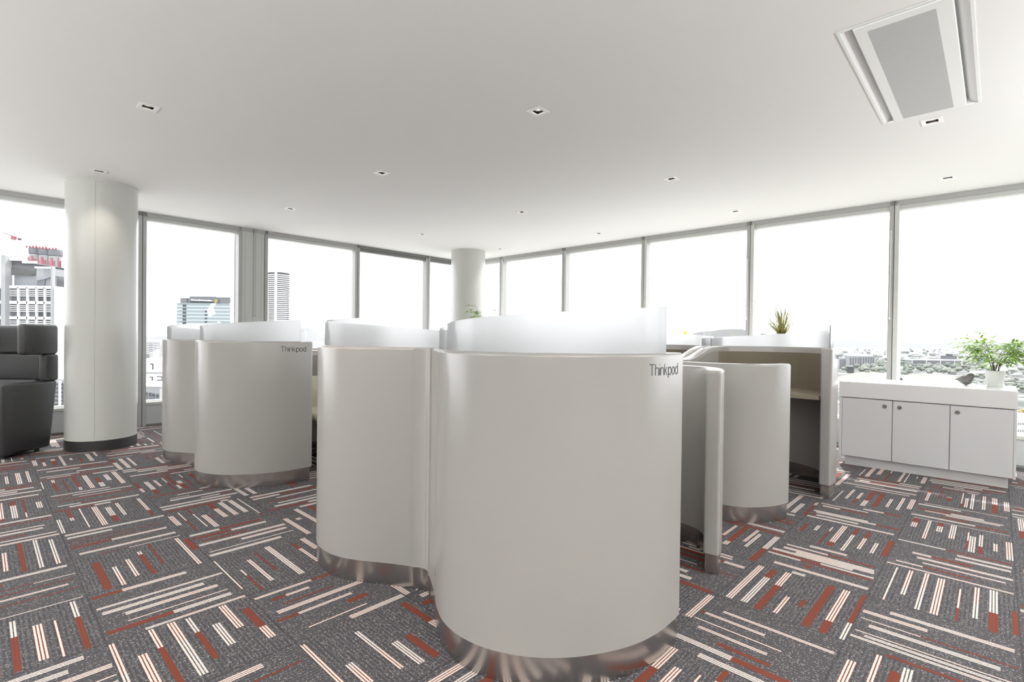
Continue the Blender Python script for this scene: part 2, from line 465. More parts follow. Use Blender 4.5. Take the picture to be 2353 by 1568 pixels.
# round columns
def pillar(b, a, r, label):
    root = tag(empty('pillar', W(b, a)), label, None, kind='structure')
    bm = B_()
    n = 64
    lathe(bm, [(r, 0.10), (r, ZC - 0.03), (r + 0.004, ZC - 0.028), (r + 0.004, ZC)], n, cap=False)
    obj('shaft', bm, M['column'], root, 40)
    bm = B_(); lathe(bm, [(r + 0.002, 0.0), (r + 0.002, 0.102)], n); obj('skirting', bm, M['black'], root, 40)
    bm = B_()
    ang = math.atan2(-W(b, a).y, -W(b, a).x)
    for da in (-0.20, PI - 0.20):
        c = Vector((math.cos(ang + da), math.sin(ang + da), 0)); tq = Vector((-c.y, c.x, 0))
        for s0, s1, rr in ((-0.004, 0.004, 0.003),):
            p = [c * (r - 0.004) + tq * s0, c * (r + rr) + tq * s0 * 0.6, c * (r + rr) + tq * s1 * 0.6, c * (r - 0.004) + tq * s1]
            prism(bm, [(v.x, v.y) for v in p], 0.1, ZC - 0.03)
    obj('seam', bm, M['column'], root)
    return root
pillar(0.89, 6.708, 0.296, 'large round white column with black foot beside the armchair')
pillar(5.995, 6.80, 0.30, 'round white column in the corner between the two window walls')

# ------------------------------------------------------------------ recessed downlights
def ringbox(bm, x0, x1, y0, y1, X0, X1, Y0, Y1, z0, z1, mi=0):
    """square ring between inner x0..y1 and outer X0..Y1"""
    box(bm, X0, x0, Y0, Y1, z0, z1, mi=mi); box(bm, x1, X1, Y0, Y1, z0, z1, mi=mi)
    box(bm, x0, x1, Y0, y0, z0, z1, mi=mi); box(bm, x0, x1, y1, Y1, z0, z1, mi=mi)
def downlight():
    root = empty('downlight', (0, 0, 0))
    bm = B_(); ringbox(bm, -0.036, 0.036, -0.036, 0.036, -0.056, 0.056, -0.056, 0.056, -0.004, 0.0)
    ringbox(bm, -0.034, 0.034, -0.034, 0.034, -0.0362, 0.0362, -0.0362, 0.0362, -0.004, 0.003)
    obj('frame', bm, M['lampwhite'], root)
    bm = B_(); ringbox(bm, -0.0362, 0.0362, -0.0362, 0.0362, -0.040, 0.040, -0.040, 0.040, 0.0, 0.10); box(bm, -0.04, 0.04, -0.04, 0.04, 0.10, 0.104)
    obj('housing', bm, M['lampdark'], root)
    bm = B_(); lathe(bm, [(0.031, 0.014), (0.0315, 0.018), (0.028, 0.05), (0.026, 0.05), (0.029, 0.016)], 24, cap=False); obj('reflector', bm, M['chrome'], root, 40)
    bm = B_(); lathe(bm, [(0.005, 0.019), (0.022, 0.021), (0.024, 0.026), (0.016, 0.06)], 24); obj('lamp', bm, M['bulb'], root, 40)
    return root
names = ['in the upper left of the ceiling, ahead of the column one', 'near ceiling middle, above the front desk pod', 'beside the end of the perforated ceiling luminaire',
         'directly in front of the large round column', 'above the aisle between the two pod groups', 'above the open desk pod on the right',
         'by the right windows above the credenza with the bird', 'over the far left pod group', 'mid ceiling, well beyond the one above the front pod',
         'by the right windows above the grassy plant', 'small, left of the corner column', 'by the right windows, right of the corner column', 'tiny and farthest, just beside the corner column']
dl = downlight()
for i, (b, a) in enumerate(DL):
    o = dl if i == 0 else copy_tree(dl)
    o.location = W(b, a, ZC); o.rotation_euler.z = TH
    tag(o, 'square white recessed downlight ' + names[i], 'ceiling light', 'square downlights set in a grid in the ceiling')

# ------------------------------------------------------------------ recessed linear luminaire
lb, la = (LB0 + LB1) / 2, (LA0 + LA1) / 2
lum = thing('ceiling_luminaire', 'long white recessed ceiling luminaire with a grey perforated middle', 'ceiling light', W(lb, la, ZC), TH)
hx, hy = (LB1 - LB0) / 2, (LA1 - LA0) / 2
bm = B_(); ringbox(bm, -hx + 0.008, hx - 0.008, -hy + 0.009, hy - 0.009, -hx - 0.005, hx + 0.005, -hy - 0.004, hy + 0.004, -0.004, 0.003)
obj('frame', bm, M['lumpanel'], lum)
bm = B_()
for s in (-1, 1):       # curved side troughs
    y0 = s * (hy - 0.008); y1 = s * (hy - 0.064)
    prof = [(y0, 0.0), (y0 - s * 0.016, 0.004), (y0 - s * 0.032, 0.016), (y0 - s * 0.044, 0.034), (y1, 0.065), (y1 - s * 0.01, 0.075)]
    r0 = [bm.verts.new((-hx + 0.007, y, z)) for y, z in prof]; r1 = [bm.verts.new((hx - 0.007, y, z)) for y, z in prof]
    for k in range(len(prof) - 1): bm.faces.new((r0[k], r0[k + 1], r1[k + 1], r1[k]))
for s in (-1, 1):
    x = s * (hx - 0.011)
    bm.faces.new([bm.verts.new(p) for p in ((x, -hy + 0.02, 0), (x, hy - 0.02, 0), (x, hy - 0.02, 0.08), (x, -hy + 0.02, 0.08))])
bm.faces.new([bm.verts.new(p) for p in ((-hx, -hy, 0.082), (hx, -hy, 0.082), (hx, hy, 0.082), (-hx, hy, 0.082))])
obj('trough', bm, M['lumtrough'], lum, 30, fix=False)
py = 0.185
bm = B_(); box(bm, -hx + 0.014, hx - 0.014, -py, py, -0.010, 0.03, 0.002)
obj('panel', bm, M['lumpanel'], lum)
bm = B_(); box(bm, -hx + 0.07, hx - 0.045, -py + 0.06, py - 0.055, -0.0115, -0.0095)
obj('perforated_strip', bm, M['perf'], lum)

# ------------------------------------------------------------------ desk pods
TH_W = 0.0375
CTRL = [(1.23, .967), (1.30, .971), (1.40, .970), (1.51, .951), (1.62, .907), (1.735, .832), (1.822, .737), (1.876, .63), (1.895, .52), (1.880, .41),
        (1.830, .305), (1.768, .21), (1.718, .125), (1.69, .075), (1.655, .048), (1.60, .0405), (1.50, .0405), (1.40, .0405), (1.2, .0405), (1.0, .0405), (.8, .0405),
        (.62, .0405), (.50, .045), (.40, .075), (.315, .14), (.265, .25), (.248, .38), (.247, .50), (.255, .60), (.285, .69), (.355, .765), (.45, .823), (.53, .852), (.60, .866)]
def catmull(P, step=0.018):
    out = []
    n = len(P)
    for i in range(n - 1):
        p0, p1, p2, p3 = (Vector(P[max(i - 1, 0)]), Vector(P[i]), Vector(P[i + 1]), Vector(P[min(i + 2, n - 1)]))
        k = max(2, int((p2 - p1).length / step))
        for j in range(k):
            t = j / k
            # centripetal-like tangents limited by segment length
            m1 = (p2 - p0) * 0.5 * min(1.0, 2 * (p2 - p1).length / max(1e-6, (p2 - p0).length))
            m2 = (p3 - p1) * 0.5 * min(1.0, 2 * (p2 - p1).length / max(1e-6, (p3 - p1).length))
            h1 = 2 * t ** 3 - 3 * t ** 2 + 1; h2 = -2 * t ** 3 + 3 * t ** 2; h3 = t ** 3 - 2 * t ** 2 + t; h4 = t ** 3 - t ** 2
            out.append(p1 * h1 + p2 * h2 + m1 * h3 + m2 * h4)
    out.append(Vector(P[-1]))
    return out
def arclen(path):
    L = [0.0]
    for i in range(1, len(path)): L.append(L[-1] + (path[i] - path[i - 1]).length)
    return L
def normals(path):
    N = []
    for i in range(len(path)):
        d = (path[min(i + 1, len(path) - 1)] - path[max(i - 1, 0)]).normalized()
        N.append(Vector((d.y, -d.x)))            # interior side
    return N
PATH = catmull(CTRL)
LEN = arclen(PATH)
NRM = normals(PATH)
def sm(x): x = max(0, min(1, x)); return x * x * (3 - 2 * x)
i_sp = max(i for i, p in enumerate(PATH) if p.y < 0.0408 and p.x > 1.38)           # spine, start of the dip
i_dip = max(i for i, p in enumerate(PATH) if p.y < 0.0408 and p.x > 0.84)
def ztop(i):
    s0, s1 = LEN[i_sp], LEN[i_dip]
    return 1.122 - 0.10 * sm((LEN[i] - s0) / (s1 - s0))
def refine(path, re=0.012, n=4):
    """returns list of (point, normal, index float, inset) with extra stations at both rounded ends"""
    st = []
    L = LEN
    return st
def ribbon(bm, pts, nrm, hw, zb, zt, r_top=0.012, r_end=0.012, mp=None, seg=4, r_bot=0.0):
    """solid wall following pts; zt list; rounded top edges and rounded ends. mp maps (s,t)->(x,y)"""
    n = len(pts)
    L = [0.0]
    for i in range(1, n): L.append(L[-1] + (pts[i] - pts[i - 1]).length)
    T = L[-1]
    stations = []
    if r_end > 0:
        ds = [r_end * (1 - math.sin(k * PI / 2 / 4)) for k in range(5)]     # k=0 -> r_end ... k=4 -> 0
        ins = [r_end * (1 - math.cos(k * PI / 2 / 4)) for k in range(5)]
        head = sorted(zip(ds, ins)); tail = [(T - d, i) for d, i in sorted(zip(ds, ins), reverse=True)]
        mids = [(L[i], 0.0) for i in range(n) if r_end * 1.05 < L[i] < T - r_end * 1.05]
        stations = head + mids + tail
    else:
        stations = [(l, 0.0) for l in L]
    rings = []
    j = 0
    for l, inset in stations:
        while j < n - 2 and L[j + 1] < l: j += 1
        f = (l - L[j]) / max(1e-9, L[j + 1] - L[j]); f = max(0, min(1, f))
        p = pts[j].lerp(pts[j + 1], f); nn = nrm[j].lerp(nrm[j + 1], f).normalized(); z1 = zt[j] * (1 - f) + zt[j + 1] * f
        w = hw - inset; z1 -= inset
        r = min(r_top, w * 0.95)
        sec = [(-w, zb)]
        if r > 0:
            for k in range(seg + 1):
                a = k * PI / 2 / seg
                sec.append((-w + r * (1 - math.cos(a)), z1 - r + r * math.sin(a)))
            for k in range(seg, -1, -1):
                a = k * PI / 2 / seg
                sec.append((w - r * (1 - math.cos(a)), z1 - r + r * math.sin(a)))
        else:
            sec += [(-w, z1), (w, z1)]
        sec.append((w, zb))
        ring = []
        for o_, z in sec:
            q = p + nn * o_
            x, y = mp(q.x, q.y)
            ring.append((x, y, z))
        rings.append(ring)
    loft(bm, rings)

# stroke lettering, each letter a set of polylines in units of cap height
def arc(cx, cy, rx, ry, a0, a1, n=14):
    return [(cx + rx * math.cos(math.radians(a0 + (a1 - a0) * k / n)), cy + ry * math.sin(math.radians(a0 + (a1 - a0) * k / n))) for k in range(n + 1)]
XH = 0.70
LET = {'T': (0.62, [[(0.0, 1.0), (0.62, 1.0)], [(0.31, 1.0), (0.31, 0.0)]]),
       'h': (0.44, [[(0.0, 1.02), (0.0, 0.0)], [(0.0, 0.38)] + arc(0.22, 0.46, 0.22, 0.24, 180, 0) + [(0.44, 0.0)]]),
       'i': (0.0, [[(0.0, XH), (0.0, 0.0)], [(0.0, 0.94), (0.0, 1.02)]]),
       'n': (0.44, [[(0.0, XH), (0.0, 0.0)], [(0.0, 0.38)] + arc(0.22, 0.46, 0.22, 0.24, 180, 0) + [(0.44, 0.0)]]),
       'k': (0.40, [[(0.0, 1.02), (0.0, 0.0)], [(0.37, XH), (0.0, 0.30)], [(0.13, 0.43), (0.40, 0.0)]]),
       'p': (0.52, [[(0.0, XH), (0.0, -0.28)], arc(0.26, 0.35, 0.26, 0.35, 180, -180, 28)]),
       'o': (0.52, [arc(0.26, 0.35, 0.26, 0.35, 0, 360, 28)]),
       'd': (0.52, [[(0.52, 1.02), (0.52, 0.0)], arc(0.26, 0.35, 0.26, 0.35, 0, 360, 28)])}
def word_strokes(word, gap=0.155):
    x = 0.0; out = []
    for k, ch in enumerate(word):
        w, st = LET[ch]
        if ch == 'p': x += 0.02
        for s in st: out.append((k, [(x + px, py) for px, py in s]))
        x += w + gap
    return out, x - gap
def lettering(bm, strokes, total, cap, zbase, l_end, dirn, width, mp, hw):
    """bend strokes on to the outer face of the pod; l_end = arc length position of the word's edge nearest the tall end"""
    sc = cap
    def place(px, py, off):
        # px from word start; the word's last letter sits next to the tall end when dirn > 0
        l = l_end + (total - px) * sc if dirn > 0 else l_end + px * sc
        j = max(k for k in range(len(LEN) - 1) if LEN[k] <= max(0, l)); f = (l - LEN[j]) / (LEN[j + 1] - LEN[j])
        p = PATH[j].lerp(PATH[j + 1], f); n = NRM[j].lerp(NRM[j + 1], f).normalized()
        q = p - n * (hw + off)
        x, y = mp(q.x, q.y)
        return (x, y, zbase + py * sc)
    for _, pts in strokes:
        v = []
        n = len(pts)
        fine = []
        for i in range(n - 1):
            (ax, ay), (bx, by) = pts[i], pts[i + 1]
            m = max(1, int(math.hypot(bx - ax, by - ay) / 0.12))
            fine += [(ax + (bx - ax) * t / m, ay + (by - ay) * t / m) for t in range(m)]
        fine.append(pts[-1])
        for i in range(len(fine)):
            (ax, ay), (bx, by) = fine[max(0, i - 1)], fine[min(len(fine) - 1, i + 1)]
            d = math.hypot(bx - ax, by - ay); nx, ny = -(by - ay) / d, (bx - ax) / d
            x, y = fine[i]; h = width / 2
            v.append((place(x + nx * h, y + ny * h, 0.0008), place(x - nx * h, y - ny * h, 0.0008), place(x - nx * h, y - ny * h, -0.0005), place(x + nx * h, y + ny * h, -0.0005)))
        loft(bm, v)
POD_NAMES = {}
def pod(center, sx, st, label, group, letters=True):
    """sx -1: near half, +1: far half; st +1: right half, -1: left half of its group"""
    cb, ca = center
    ox, oy = sx * 1.05, -st * 0.5
    root = thing('desk_pod', label, 'desk pod', W(cb + ox, ca + oy), TH, group)
    mp = lambda s, t: (sx * s - ox, -st * t - oy)
    zt = [ztop(i) for i in range(len(PATH))]
    bm = B_(); ribbon(bm, PATH, NRM, TH_W, 0.105, zt, 0.013, 0.014, mp); obj('shell', bm, M['pod'], root, 40)
    sub = [i for i in range(len(PATH)) if 0.012 < LEN[i] < LEN[-1] - 0.012]
    bm = B_(); ribbon(bm, [PATH[i] for i in sub], [NRM[i] for i in sub], TH_W - 0.005, 0.0, [0.106] * len(sub), 0.0, 0.004, mp)
    kb = obj('kick_plate', bm, M['steel'], root, 40); tag(kb, 'brushed steel kick plate')
    # frosted screen standing on the tall part of the rim
    sub = [i for i in range(len(PATH)) if 0.088 < LEN[i] <= LEN[i_sp] + 0.004]
    l0, l1 = LEN[sub[0]], LEN[sub[-1]]
    zs = [1.298 - 0.108 * ((LEN[i] - l0) / (l1 - l0)) ** 0.9 for i in sub]
    bm = B_(); ribbon(bm, [PATH[i] for i in sub], [NRM[i] for i in sub], 0.0035, 1.118, zs, 0.0, 0.0, mp)
    tag(obj('screen', bm, M['acrylic'], root, 40), 'frosted white acrylic screen')
    # upholstered liner inside, beige round the desk, grey along the spine
    off = TH_W + 0.004
    i_l = max(i for i, p in enumerate(PATH) if p.y < 0.0408 and p.x > 1.43)
    i_e = max(i for i, p in enumerate(PATH) if p.y < 0.0408 and p.x > 0.66)
    i0 = min(i for i in range(len(PATH)) if LEN[i] > 0.03)
    for nm, a, b, m in (('liner', i0, i_l, 'liner'), ('spine_panel', i_l, i_e, 'spine')):
        idx = list(range(a, b + 1))
        bm = B_(); ribbon(bm, [PATH[i] + NRM[i] * off for i in idx], [NRM[i] for i in idx], 0.004, 0.70, [zt[i] - 0.048 for i in idx], 0.002, 0.0, mp)
        obj(nm, bm, M[m], root, 40)
    # desk top
    inn = [PATH[i] + NRM[i] * (TH_W + 0.010) for i in range(len(PATH)) if PATH[i].x > 1.17 and LEN[i] <= LEN[i_e]]
    poly = [mp(p.x, p.y) for p in inn]
    a, b = inn[-1], inn[0]
    for k in range(1, 12):
        t = k / 12.0; p = a.lerp(b, t); poly.append(mp(p.x + 0.02 * math.sin(PI * t), p.y))
    bm = B_(); prism(bm, poly, 0.733, 0.760); obj('desk_top', bm, M['desk'], root)
    # filler strip over the joint between two neighbouring pods, each pod carries its half
    if True:
        for nm, z0, z1, m, dd in (('joint_strip', 0.105, 1.121, 'podtrim', -0.002), ('joint_plate', 0.0, 0.1045, 'steel', 0.005)):
            pts = [Vector((1.7005 - 0.010 - dd + 7.0 * t * t, t)) for t in [(0.0012 + 0.0668 * k / 12) for k in range(13)]]
            bm = B_(); ribbon(bm, pts, normals(pts), 0.010, z0, [z1] * len(pts), 0.004 if m == 'podtrim' else 0.0, 0.0, mp); obj(nm, bm, M[m], root, 40)
    if letters:
        dirn = 1 if sx * st < 0 else -1
        cap = 0.0400
        s1, w1 = word_strokes('Think'); s2, w2 = word_strokes('pod')
        tot = w1 + 0.20 + w2
        s2 = [(k, [(x + w1 + 0.20, y) for x, y in s]) for k, s in s2]
        for nm, ss, wd, mm in (('lettering', s1, 0.085, 'letter'), ('lettering', s2, 0.108, 'letter2')):
            bm = B_(); lettering(bm, ss, tot, cap, 1.043, 0.062, dirn, wd, mp, TH_W); obj(nm, bm, M[mm], root)
    return root
C1, C2 = (3.12, 1.882), (3.112, 5.03)
G1, G2 = 'curved white desk pods of the near group', 'curved white desk pods of the far left group'
pod(C1, -1, 1, 'big curved white desk pod nearest the viewer, lettered at its top right', G1)
pod(C1, -1, -1, 'white desk pod joined to the left side of the nearest lettered pod', G1)
pod(C1, 1, 1, 'open white desk pod on the right showing its beige lining and desk shelf', G1)
pod(C1, 1, -1, 'white desk pod mostly hidden behind the nearest pods, only its rim and screen showing', G1)
pod(C2, -1, 1, 'lettered white desk pod standing in the left middle, beyond the nearest group', G2)
pod(C2, -1, -1, 'white desk pod at the far left, half behind the lettered one beside it', G2)
pod(C2, 1, 1, 'white desk pod behind the left middle lettered pod, only its rim and screen showing', G2)

# ------------------------------------------------------------------ task chair in the far left pod
def wb(b, a): return W(b, a)
ch = thing('task_chair', 'cream leather swivel chair glimpsed between the two pod groups', 'chair', (-1.786, 4.838, 0), 0.0)
bm = B_()
for k in range(5):
    a = 2 * PI * k / 5 + 0.55
    tube(bm, [(0.03 * math.cos(a), 0.03 * math.sin(a), 0.115), (0.25 * math.cos(a), 0.25 * math.sin(a), 0.075)], 0.02, 0.013, 8)
obj('star_base', bm, M['plastic'], ch, 40)
for k in range(5):
    a = 2 * PI * k / 5 + 0.55
    bm = B_()
    cx, cy = 0.25 * math.cos(a), 0.25 * math.sin(a)
    for s in (-1, 1):
        ux, uy = -math.sin(a + 0.6), math.cos(a + 0.6)
        rings = [[(cx + ux * (s * 0.014 + d) + math.cos(q) * r * math.cos(a + 0.6), cy + uy * (s * 0.014 + d) + math.cos(q) * r * math.sin(a + 0.6), 0.034 + math.sin(q) * r) for q in [2 * PI * i / 18 for i in range(18)]] for d, r in ((-0.010, 0.026), (-0.007, 0.034), (0.007, 0.034), (0.010, 0.026))]
        loft(bm, rings)
    obj('caster', bm, M['plastic'], ch, 40)
bm = B_(); lathe(bm, [(0.028, 0.10), (0.028, 0.28), (0.018, 0.28), (0.018, 0.42)], 20); obj('gas_lift', bm, M['chrome'], ch, 40)
bm = B_(); box(bm, -0.24, 0.24, -0.24, 0.22, 0.40, 0.48, 0.035, seg=3); obj('seat', bm, M['cream'], ch, 40)
bm = B_()     # wrap-round tub back, narrowing downwards
rings = []
nz = 10
for k in range(nz + 1):
    t = k / nz
    z = 0.44 + 0.33 * t
    R = 0.20 + 0.085 * t
    th = 0.024
    o_, i_ = [], []
    for q in range(25):
        a = math.radians(-35 + 250 * q / 24)
        taper = 1.0
        o_.append((math.cos(a) * R, math.sin(a) * (R - 0.02), z)); i_.append((math.cos(a) * (R - 2 * th), math.sin(a) * (R - 0.02 - 2 * th), z))
    rings.append(o_ + i_[::-1])
loft(bm, rings)
bmesh.ops.bevel(bm, geom=[e for e in bm.edges if len(e.link_faces) == 2 and e.calc_face_angle(0) > 1.0], offset=0.012, segments=3, affect='EDGES')
obj('backrest', bm, M['cream'], ch, 50)
ch.rotation_euler.z = -0.6

# ------------------------------------------------------------------ charcoal armchair
ac = thing('armchair', 'charcoal leather high-backed wing armchair at the left edge beside the column', 'armchair', (-5.05, 4.88, 0), 0.0)
X0, X1 = -0.45, 0.45
def lc(x, y): return x + 5.05 - 0.0, y - 4.88
def slab(bm, pts_bottom, pts_top, bev, seg=4):
    vb = [bm.verts.new(p) for p in pts_bottom]; vt = [bm.verts.new(p) for p in pts_top]
    n = len(vb); fs = []
    for i in range(n): fs.append(bm.faces.new((vb[i], vb[(i + 1) % n], vt[(i + 1) % n], vt[i])))
    fs.append(bm.faces.new(vb)); fs.append(bm.faces.new(vt))
    es = list({e for f in fs for e in f.edges})
    bmesh.ops.bevel(bm, geom=es, offset=bev, segments=seg, affect='EDGES', profile=0.5)
Yf, Yb = 4.585 - 4.88, 5.165 - 4.88
# base body with both arm panels, slanting in towards the floor
for s in (-1, 1):
    bm = B_()
    xo, xi = (0.45, 0.33) if s > 0 else (-0.45, -0.33)
    slab(bm, [(xo, Yf + 0.02, 0.03), (xo, Yb - 0.085, 0.03), (xi, Yb - 0.085, 0.03), (xi, Yf + 0.02, 0.03)],
         [(xo, Yf, 0.69), (xo, Yb, 0.69), (xi, Yb, 0.69), (xi, Yf, 0.69)], 0.028)
    obj('arm', bm, M['leather'], ac, 60)
bm = B_(); slab(bm, [(-0.34, Yf + 0.05, 0.06), (-0.34, Yb - 0.09, 0.06), (0.34, Yb - 0.09, 0.06), (0.34, Yf + 0.05, 0.06)], [(-0.34, Yf + 0.02, 0.30), (-0.34, Yb - 0.06, 0.30), (0.34, Yb - 0.06, 0.30), (0.34, Yf + 0.02, 0.30)], 0.02)
obj('base', bm, M['leather'], ac, 60)
bm = B_(); box(bm, -0.325, 0.325, Yf + 0.0, Yb - 0.1, 0.30, 0.44, 0.04, seg=4); obj('seat_cushion', bm, M['leather'], ac, 60)
bm = B_(); slab(bm, [(-0.33, Yb - 0.17, 0.40), (-0.33, Yb - 0.06, 0.3), (0.33, Yb - 0.06, 0.3), (0.33, Yb - 0.17, 0.40)], [(-0.33, Yb - 0.12, 0.70), (-0.33, Yb, 0.70), (0.33, Yb, 0.70), (0.33, Yb - 0.12, 0.70)], 0.02)
obj('backrest', bm, M['leather'], ac, 60)
def ushape(name, z0, z1, yw, t, bev):
    bm = B_()
    box(bm, -0.45, 0.45, Yb - t - 0.01, Yb + 0.002, z0, z1 - (0.012 if z1 > 1.2 else 0), bev, seg=4)
    for s in (-1, 1):
        xa, xb = sorted((s * 0.455, s * (0.455 - t)))
        box(bm, xa, xb, yw, Yb + 0.006, z0 - 0.004, z1, bev, seg=4)
    obj(name, bm, M['leather'], ac, 60)
ushape('lower_wing', 0.69, 0.955, 5.02 - 4.88, 0.085, 0.026)
ushape('upper_wing', 0.955, 1.25, 4.80 - 4.88, 0.09, 0.034)
for sx_ in (-1, 1):
    for y in (Yf + 0.08, Yb - 0.16):
        bm = B_(); lathe(bm, [(0.02, 0.0), (0.02, 0.04)], 12, (sx_ * 0.38, y)); obj('foot', bm, M['plastic'], ac)

# ------------------------------------------------------------------ credenzas along the right window wall
def credenza(a_mid, label, b_front=5.72, lock=True):
    """local x = b (depth), local y = a (length)"""
    root = thing('credenza', label, 'cabinet', W(b_front, a_mid), TH, 'low white credenzas along the right window wall')
    h = 0.61; D = 0.66
    bm = B_(); box(bm, 0.04, D - 0.04, -h + 0.045, h - 0.05, 0.0, 0.10); obj('plinth', bm, M['cab'], root)
    bm = B_(); box(bm, 0.0, D - 0.02, -h + 0.002, -h + 0.018, 0.085, 0.645); box(bm, 0.0, D - 0.02, h - 0.026, h - 0.003, 0.085, 0.645)
    box(bm, 0.02, D - 0.02, -h + 0.018, h - 0.026, 0.085, 0.64); obj('carcass', bm, M['cab'], root)
    bm = B_(); box(bm, -0.004, D, -h, h, 0.648, 0.795, 0.004); obj('top', bm, M['cabtop'], root)
    off = a_mid - 0.48
    edges = [(0.678 - 0.48, 1.062 - 0.48, 0.732 - 0.48), (0.282 - 0.48, 0.671 - 0.48, 0.623 - 0.48), (-0.110 - 0.48, 0.275 - 0.48, 0.230 - 0.48)]
    for y0, y1, yl in edges:
        bm = B_(); box(bm, 0.0, 0.019, y0, y1, 0.09, 0.641, 0.0015, seg=1); d = obj('door', bm, M['cab'], root)
        bm = B_()
        rings = []
        for dx, r in ((0.0, 0.0165), (-0.005, 0.0165), (-0.006, 0.0145), (-0.003, 0.012), (-0.003, 0.0005)):
            rings.append([(dx, yl + r * math.cos(2 * PI * i / 24), 0.587 + r * math.sin(2 * PI * i / 24)) for i in range(24)])
        loft(bm, rings)
        lk = obj('lock', bm, M['chrome'], d, 30)
        tag(lk, 'round chrome lock')
    return root
credenza(0.48, 'low grey-white three-door credenza by the right windows holding bird and potted bamboo')
credenza(2.25, 'low white credenza behind the open right pod, under the grassy plant')
credenza(3.50, 'low white credenza along the window wall under the yellow-green tuft')
credenza(5.55, 'low white credenza under the small bamboo near the corner column', 5.30)

# ------------------------------------------------------------------ plants
def leaf(bm, base, d, up, length, width, bend=0.25):
    d = d.normalized(); side = d.cross(up)
    if side.length < 1e-4: side = d.cross(Vector((1, 0, 0)))
    side.normalize(); nrm = side.cross(d).normalized()
    n = 5
    prev = None
    for k in range(n + 1):
        t = k / n
        c = base + d * (length * t) - Vector((0, 0, 1)) * (bend * length * t * t)
        w = width * (math.sin(PI * min(1, (t * 0.93 + 0.07)) ** 0.75)) * 0.5 if k < n else 0.0005
        a = bm.verts.new(c + side * w + nrm * w * 0.25); m = bm.verts.new(c); b = bm.verts.new(c - side * w + nrm * w * 0.25)
        if prev:
            bm.faces.new((prev[0], a, m, prev[1])); bm.faces.new((prev[1], m, b, prev[2]))
        prev = (a, m, b)
def plant_pot(root, r0, r1, h, gap=0.012):
    bm = B_()
    prof = [(r0 * 0.98, 0.0), (r0, 0.004), (r1, h - 0.004), (r1, h), (r1 - 0.005, h), (r1 - 0.006, h - gap)]
    lathe(bm, prof, 48); obj('pot', bm, M['pot'], root, 35)
    bm = B_(); lathe(bm, [(0.001, h - gap + 0.001), (r1 - 0.007, h - gap + 0.001)], 24, cap=False); obj('soil', bm, M['soil'], root, fix=False)
def bamboo(loc, label, seed, r0=0.056, r1=0.068, h=0.138, hgt=0.41, spread=0.43, ncane=11, nleaf=34, kind='potted_bamboo'):
    rnd = random.Random(seed)
    root = thing(kind, label, 'plant', loc)
    plant_pot(root, r0, r1, h)
    bs, bl = B_(), B_()
    for c in range(ncane):
        az = 2 * PI * c / ncane + rnd.uniform(-.3, .3); rr = rnd.uniform(0.0, r1 * 0.55)
        p0 = Vector((math.cos(az) * rr, math.sin(az) * rr, h - 0.02))
        reach = spread * rnd.uniform(0.15, 0.62); top = hgt * rnd.uniform(0.62, 1.0)
        pts = []
        for k in range(8):
            t = k / 7
            pts.append(p0 + Vector((math.cos(az) * reach * t ** 1.6, math.sin(az) * reach * t ** 1.6, top * t - 0.05 * t ** 3)))
        tube(bs, pts, 0.0034, 0.0014, 6)
        # side twigs with leaves in feather pattern
        for tw in range(8):
            t = rnd.uniform(0.32, 1.0); k = min(6, int(t * 7)); q = pts[k].lerp(pts[k + 1], t * 7 - k)
            a2 = az + rnd.uniform(-1.5, 1.5); ln = spread * rnd.uniform(0.25, 0.62); el = rnd.uniform(-0.10, 0.45)
            tp = []
            for m in range(6):
                s = m / 5
                tp.append(q + Vector((math.cos(a2) * ln * s, math.sin(a2) * ln * s, el * ln * s - 0.22 * ln * s * s)))
            tube(bs, tp, 0.0014, 0.0006, 5)
            for m in range(1, 6):
                td = (tp[m] - tp[m - 1]).normalized()
                for sgn in (-1, 1):
                    if rnd.random() < 0.12: continue
                    sd = td.cross(Vector((0, 0, 1))).normalized() * sgn
                    dd = td * 0.75 + sd * rnd.uniform(0.55, 1.0) + Vector((0, 0, rnd.uniform(-0.25, 0.5)))
                    leaf(bl, tp[m] + Vector((0, 0, 0)), dd, Vector((rnd.uniform(-.4, .4), rnd.uniform(-.4, .4), 1)), rnd.uniform(0.055, 0.09), rnd.uniform(0.014, 0.021), rnd.uniform(0.05, 0.35))
            leaf(bl, tp[-1], td, Vector((0, 0, 1)), rnd.uniform(0.06, 0.09), 0.017, 0.2)
    st = obj('canes', bs, M['stem'], root, 60)
    lf = obj('foliage', bl, M['bamboo'], root, fix=False)
    return root
bamboo(W(6.22, 0.005, 0.795), 'leafy bright green bamboo in a white ceramic pot on the right credenza', 3)
bamboo(W(5.62, 5.96, 0.795), 'small bamboo sprig peeping over the nearest pod beside the corner column', 11, 0.09, 0.11, 0.24, 0.74, 0.24, 7)
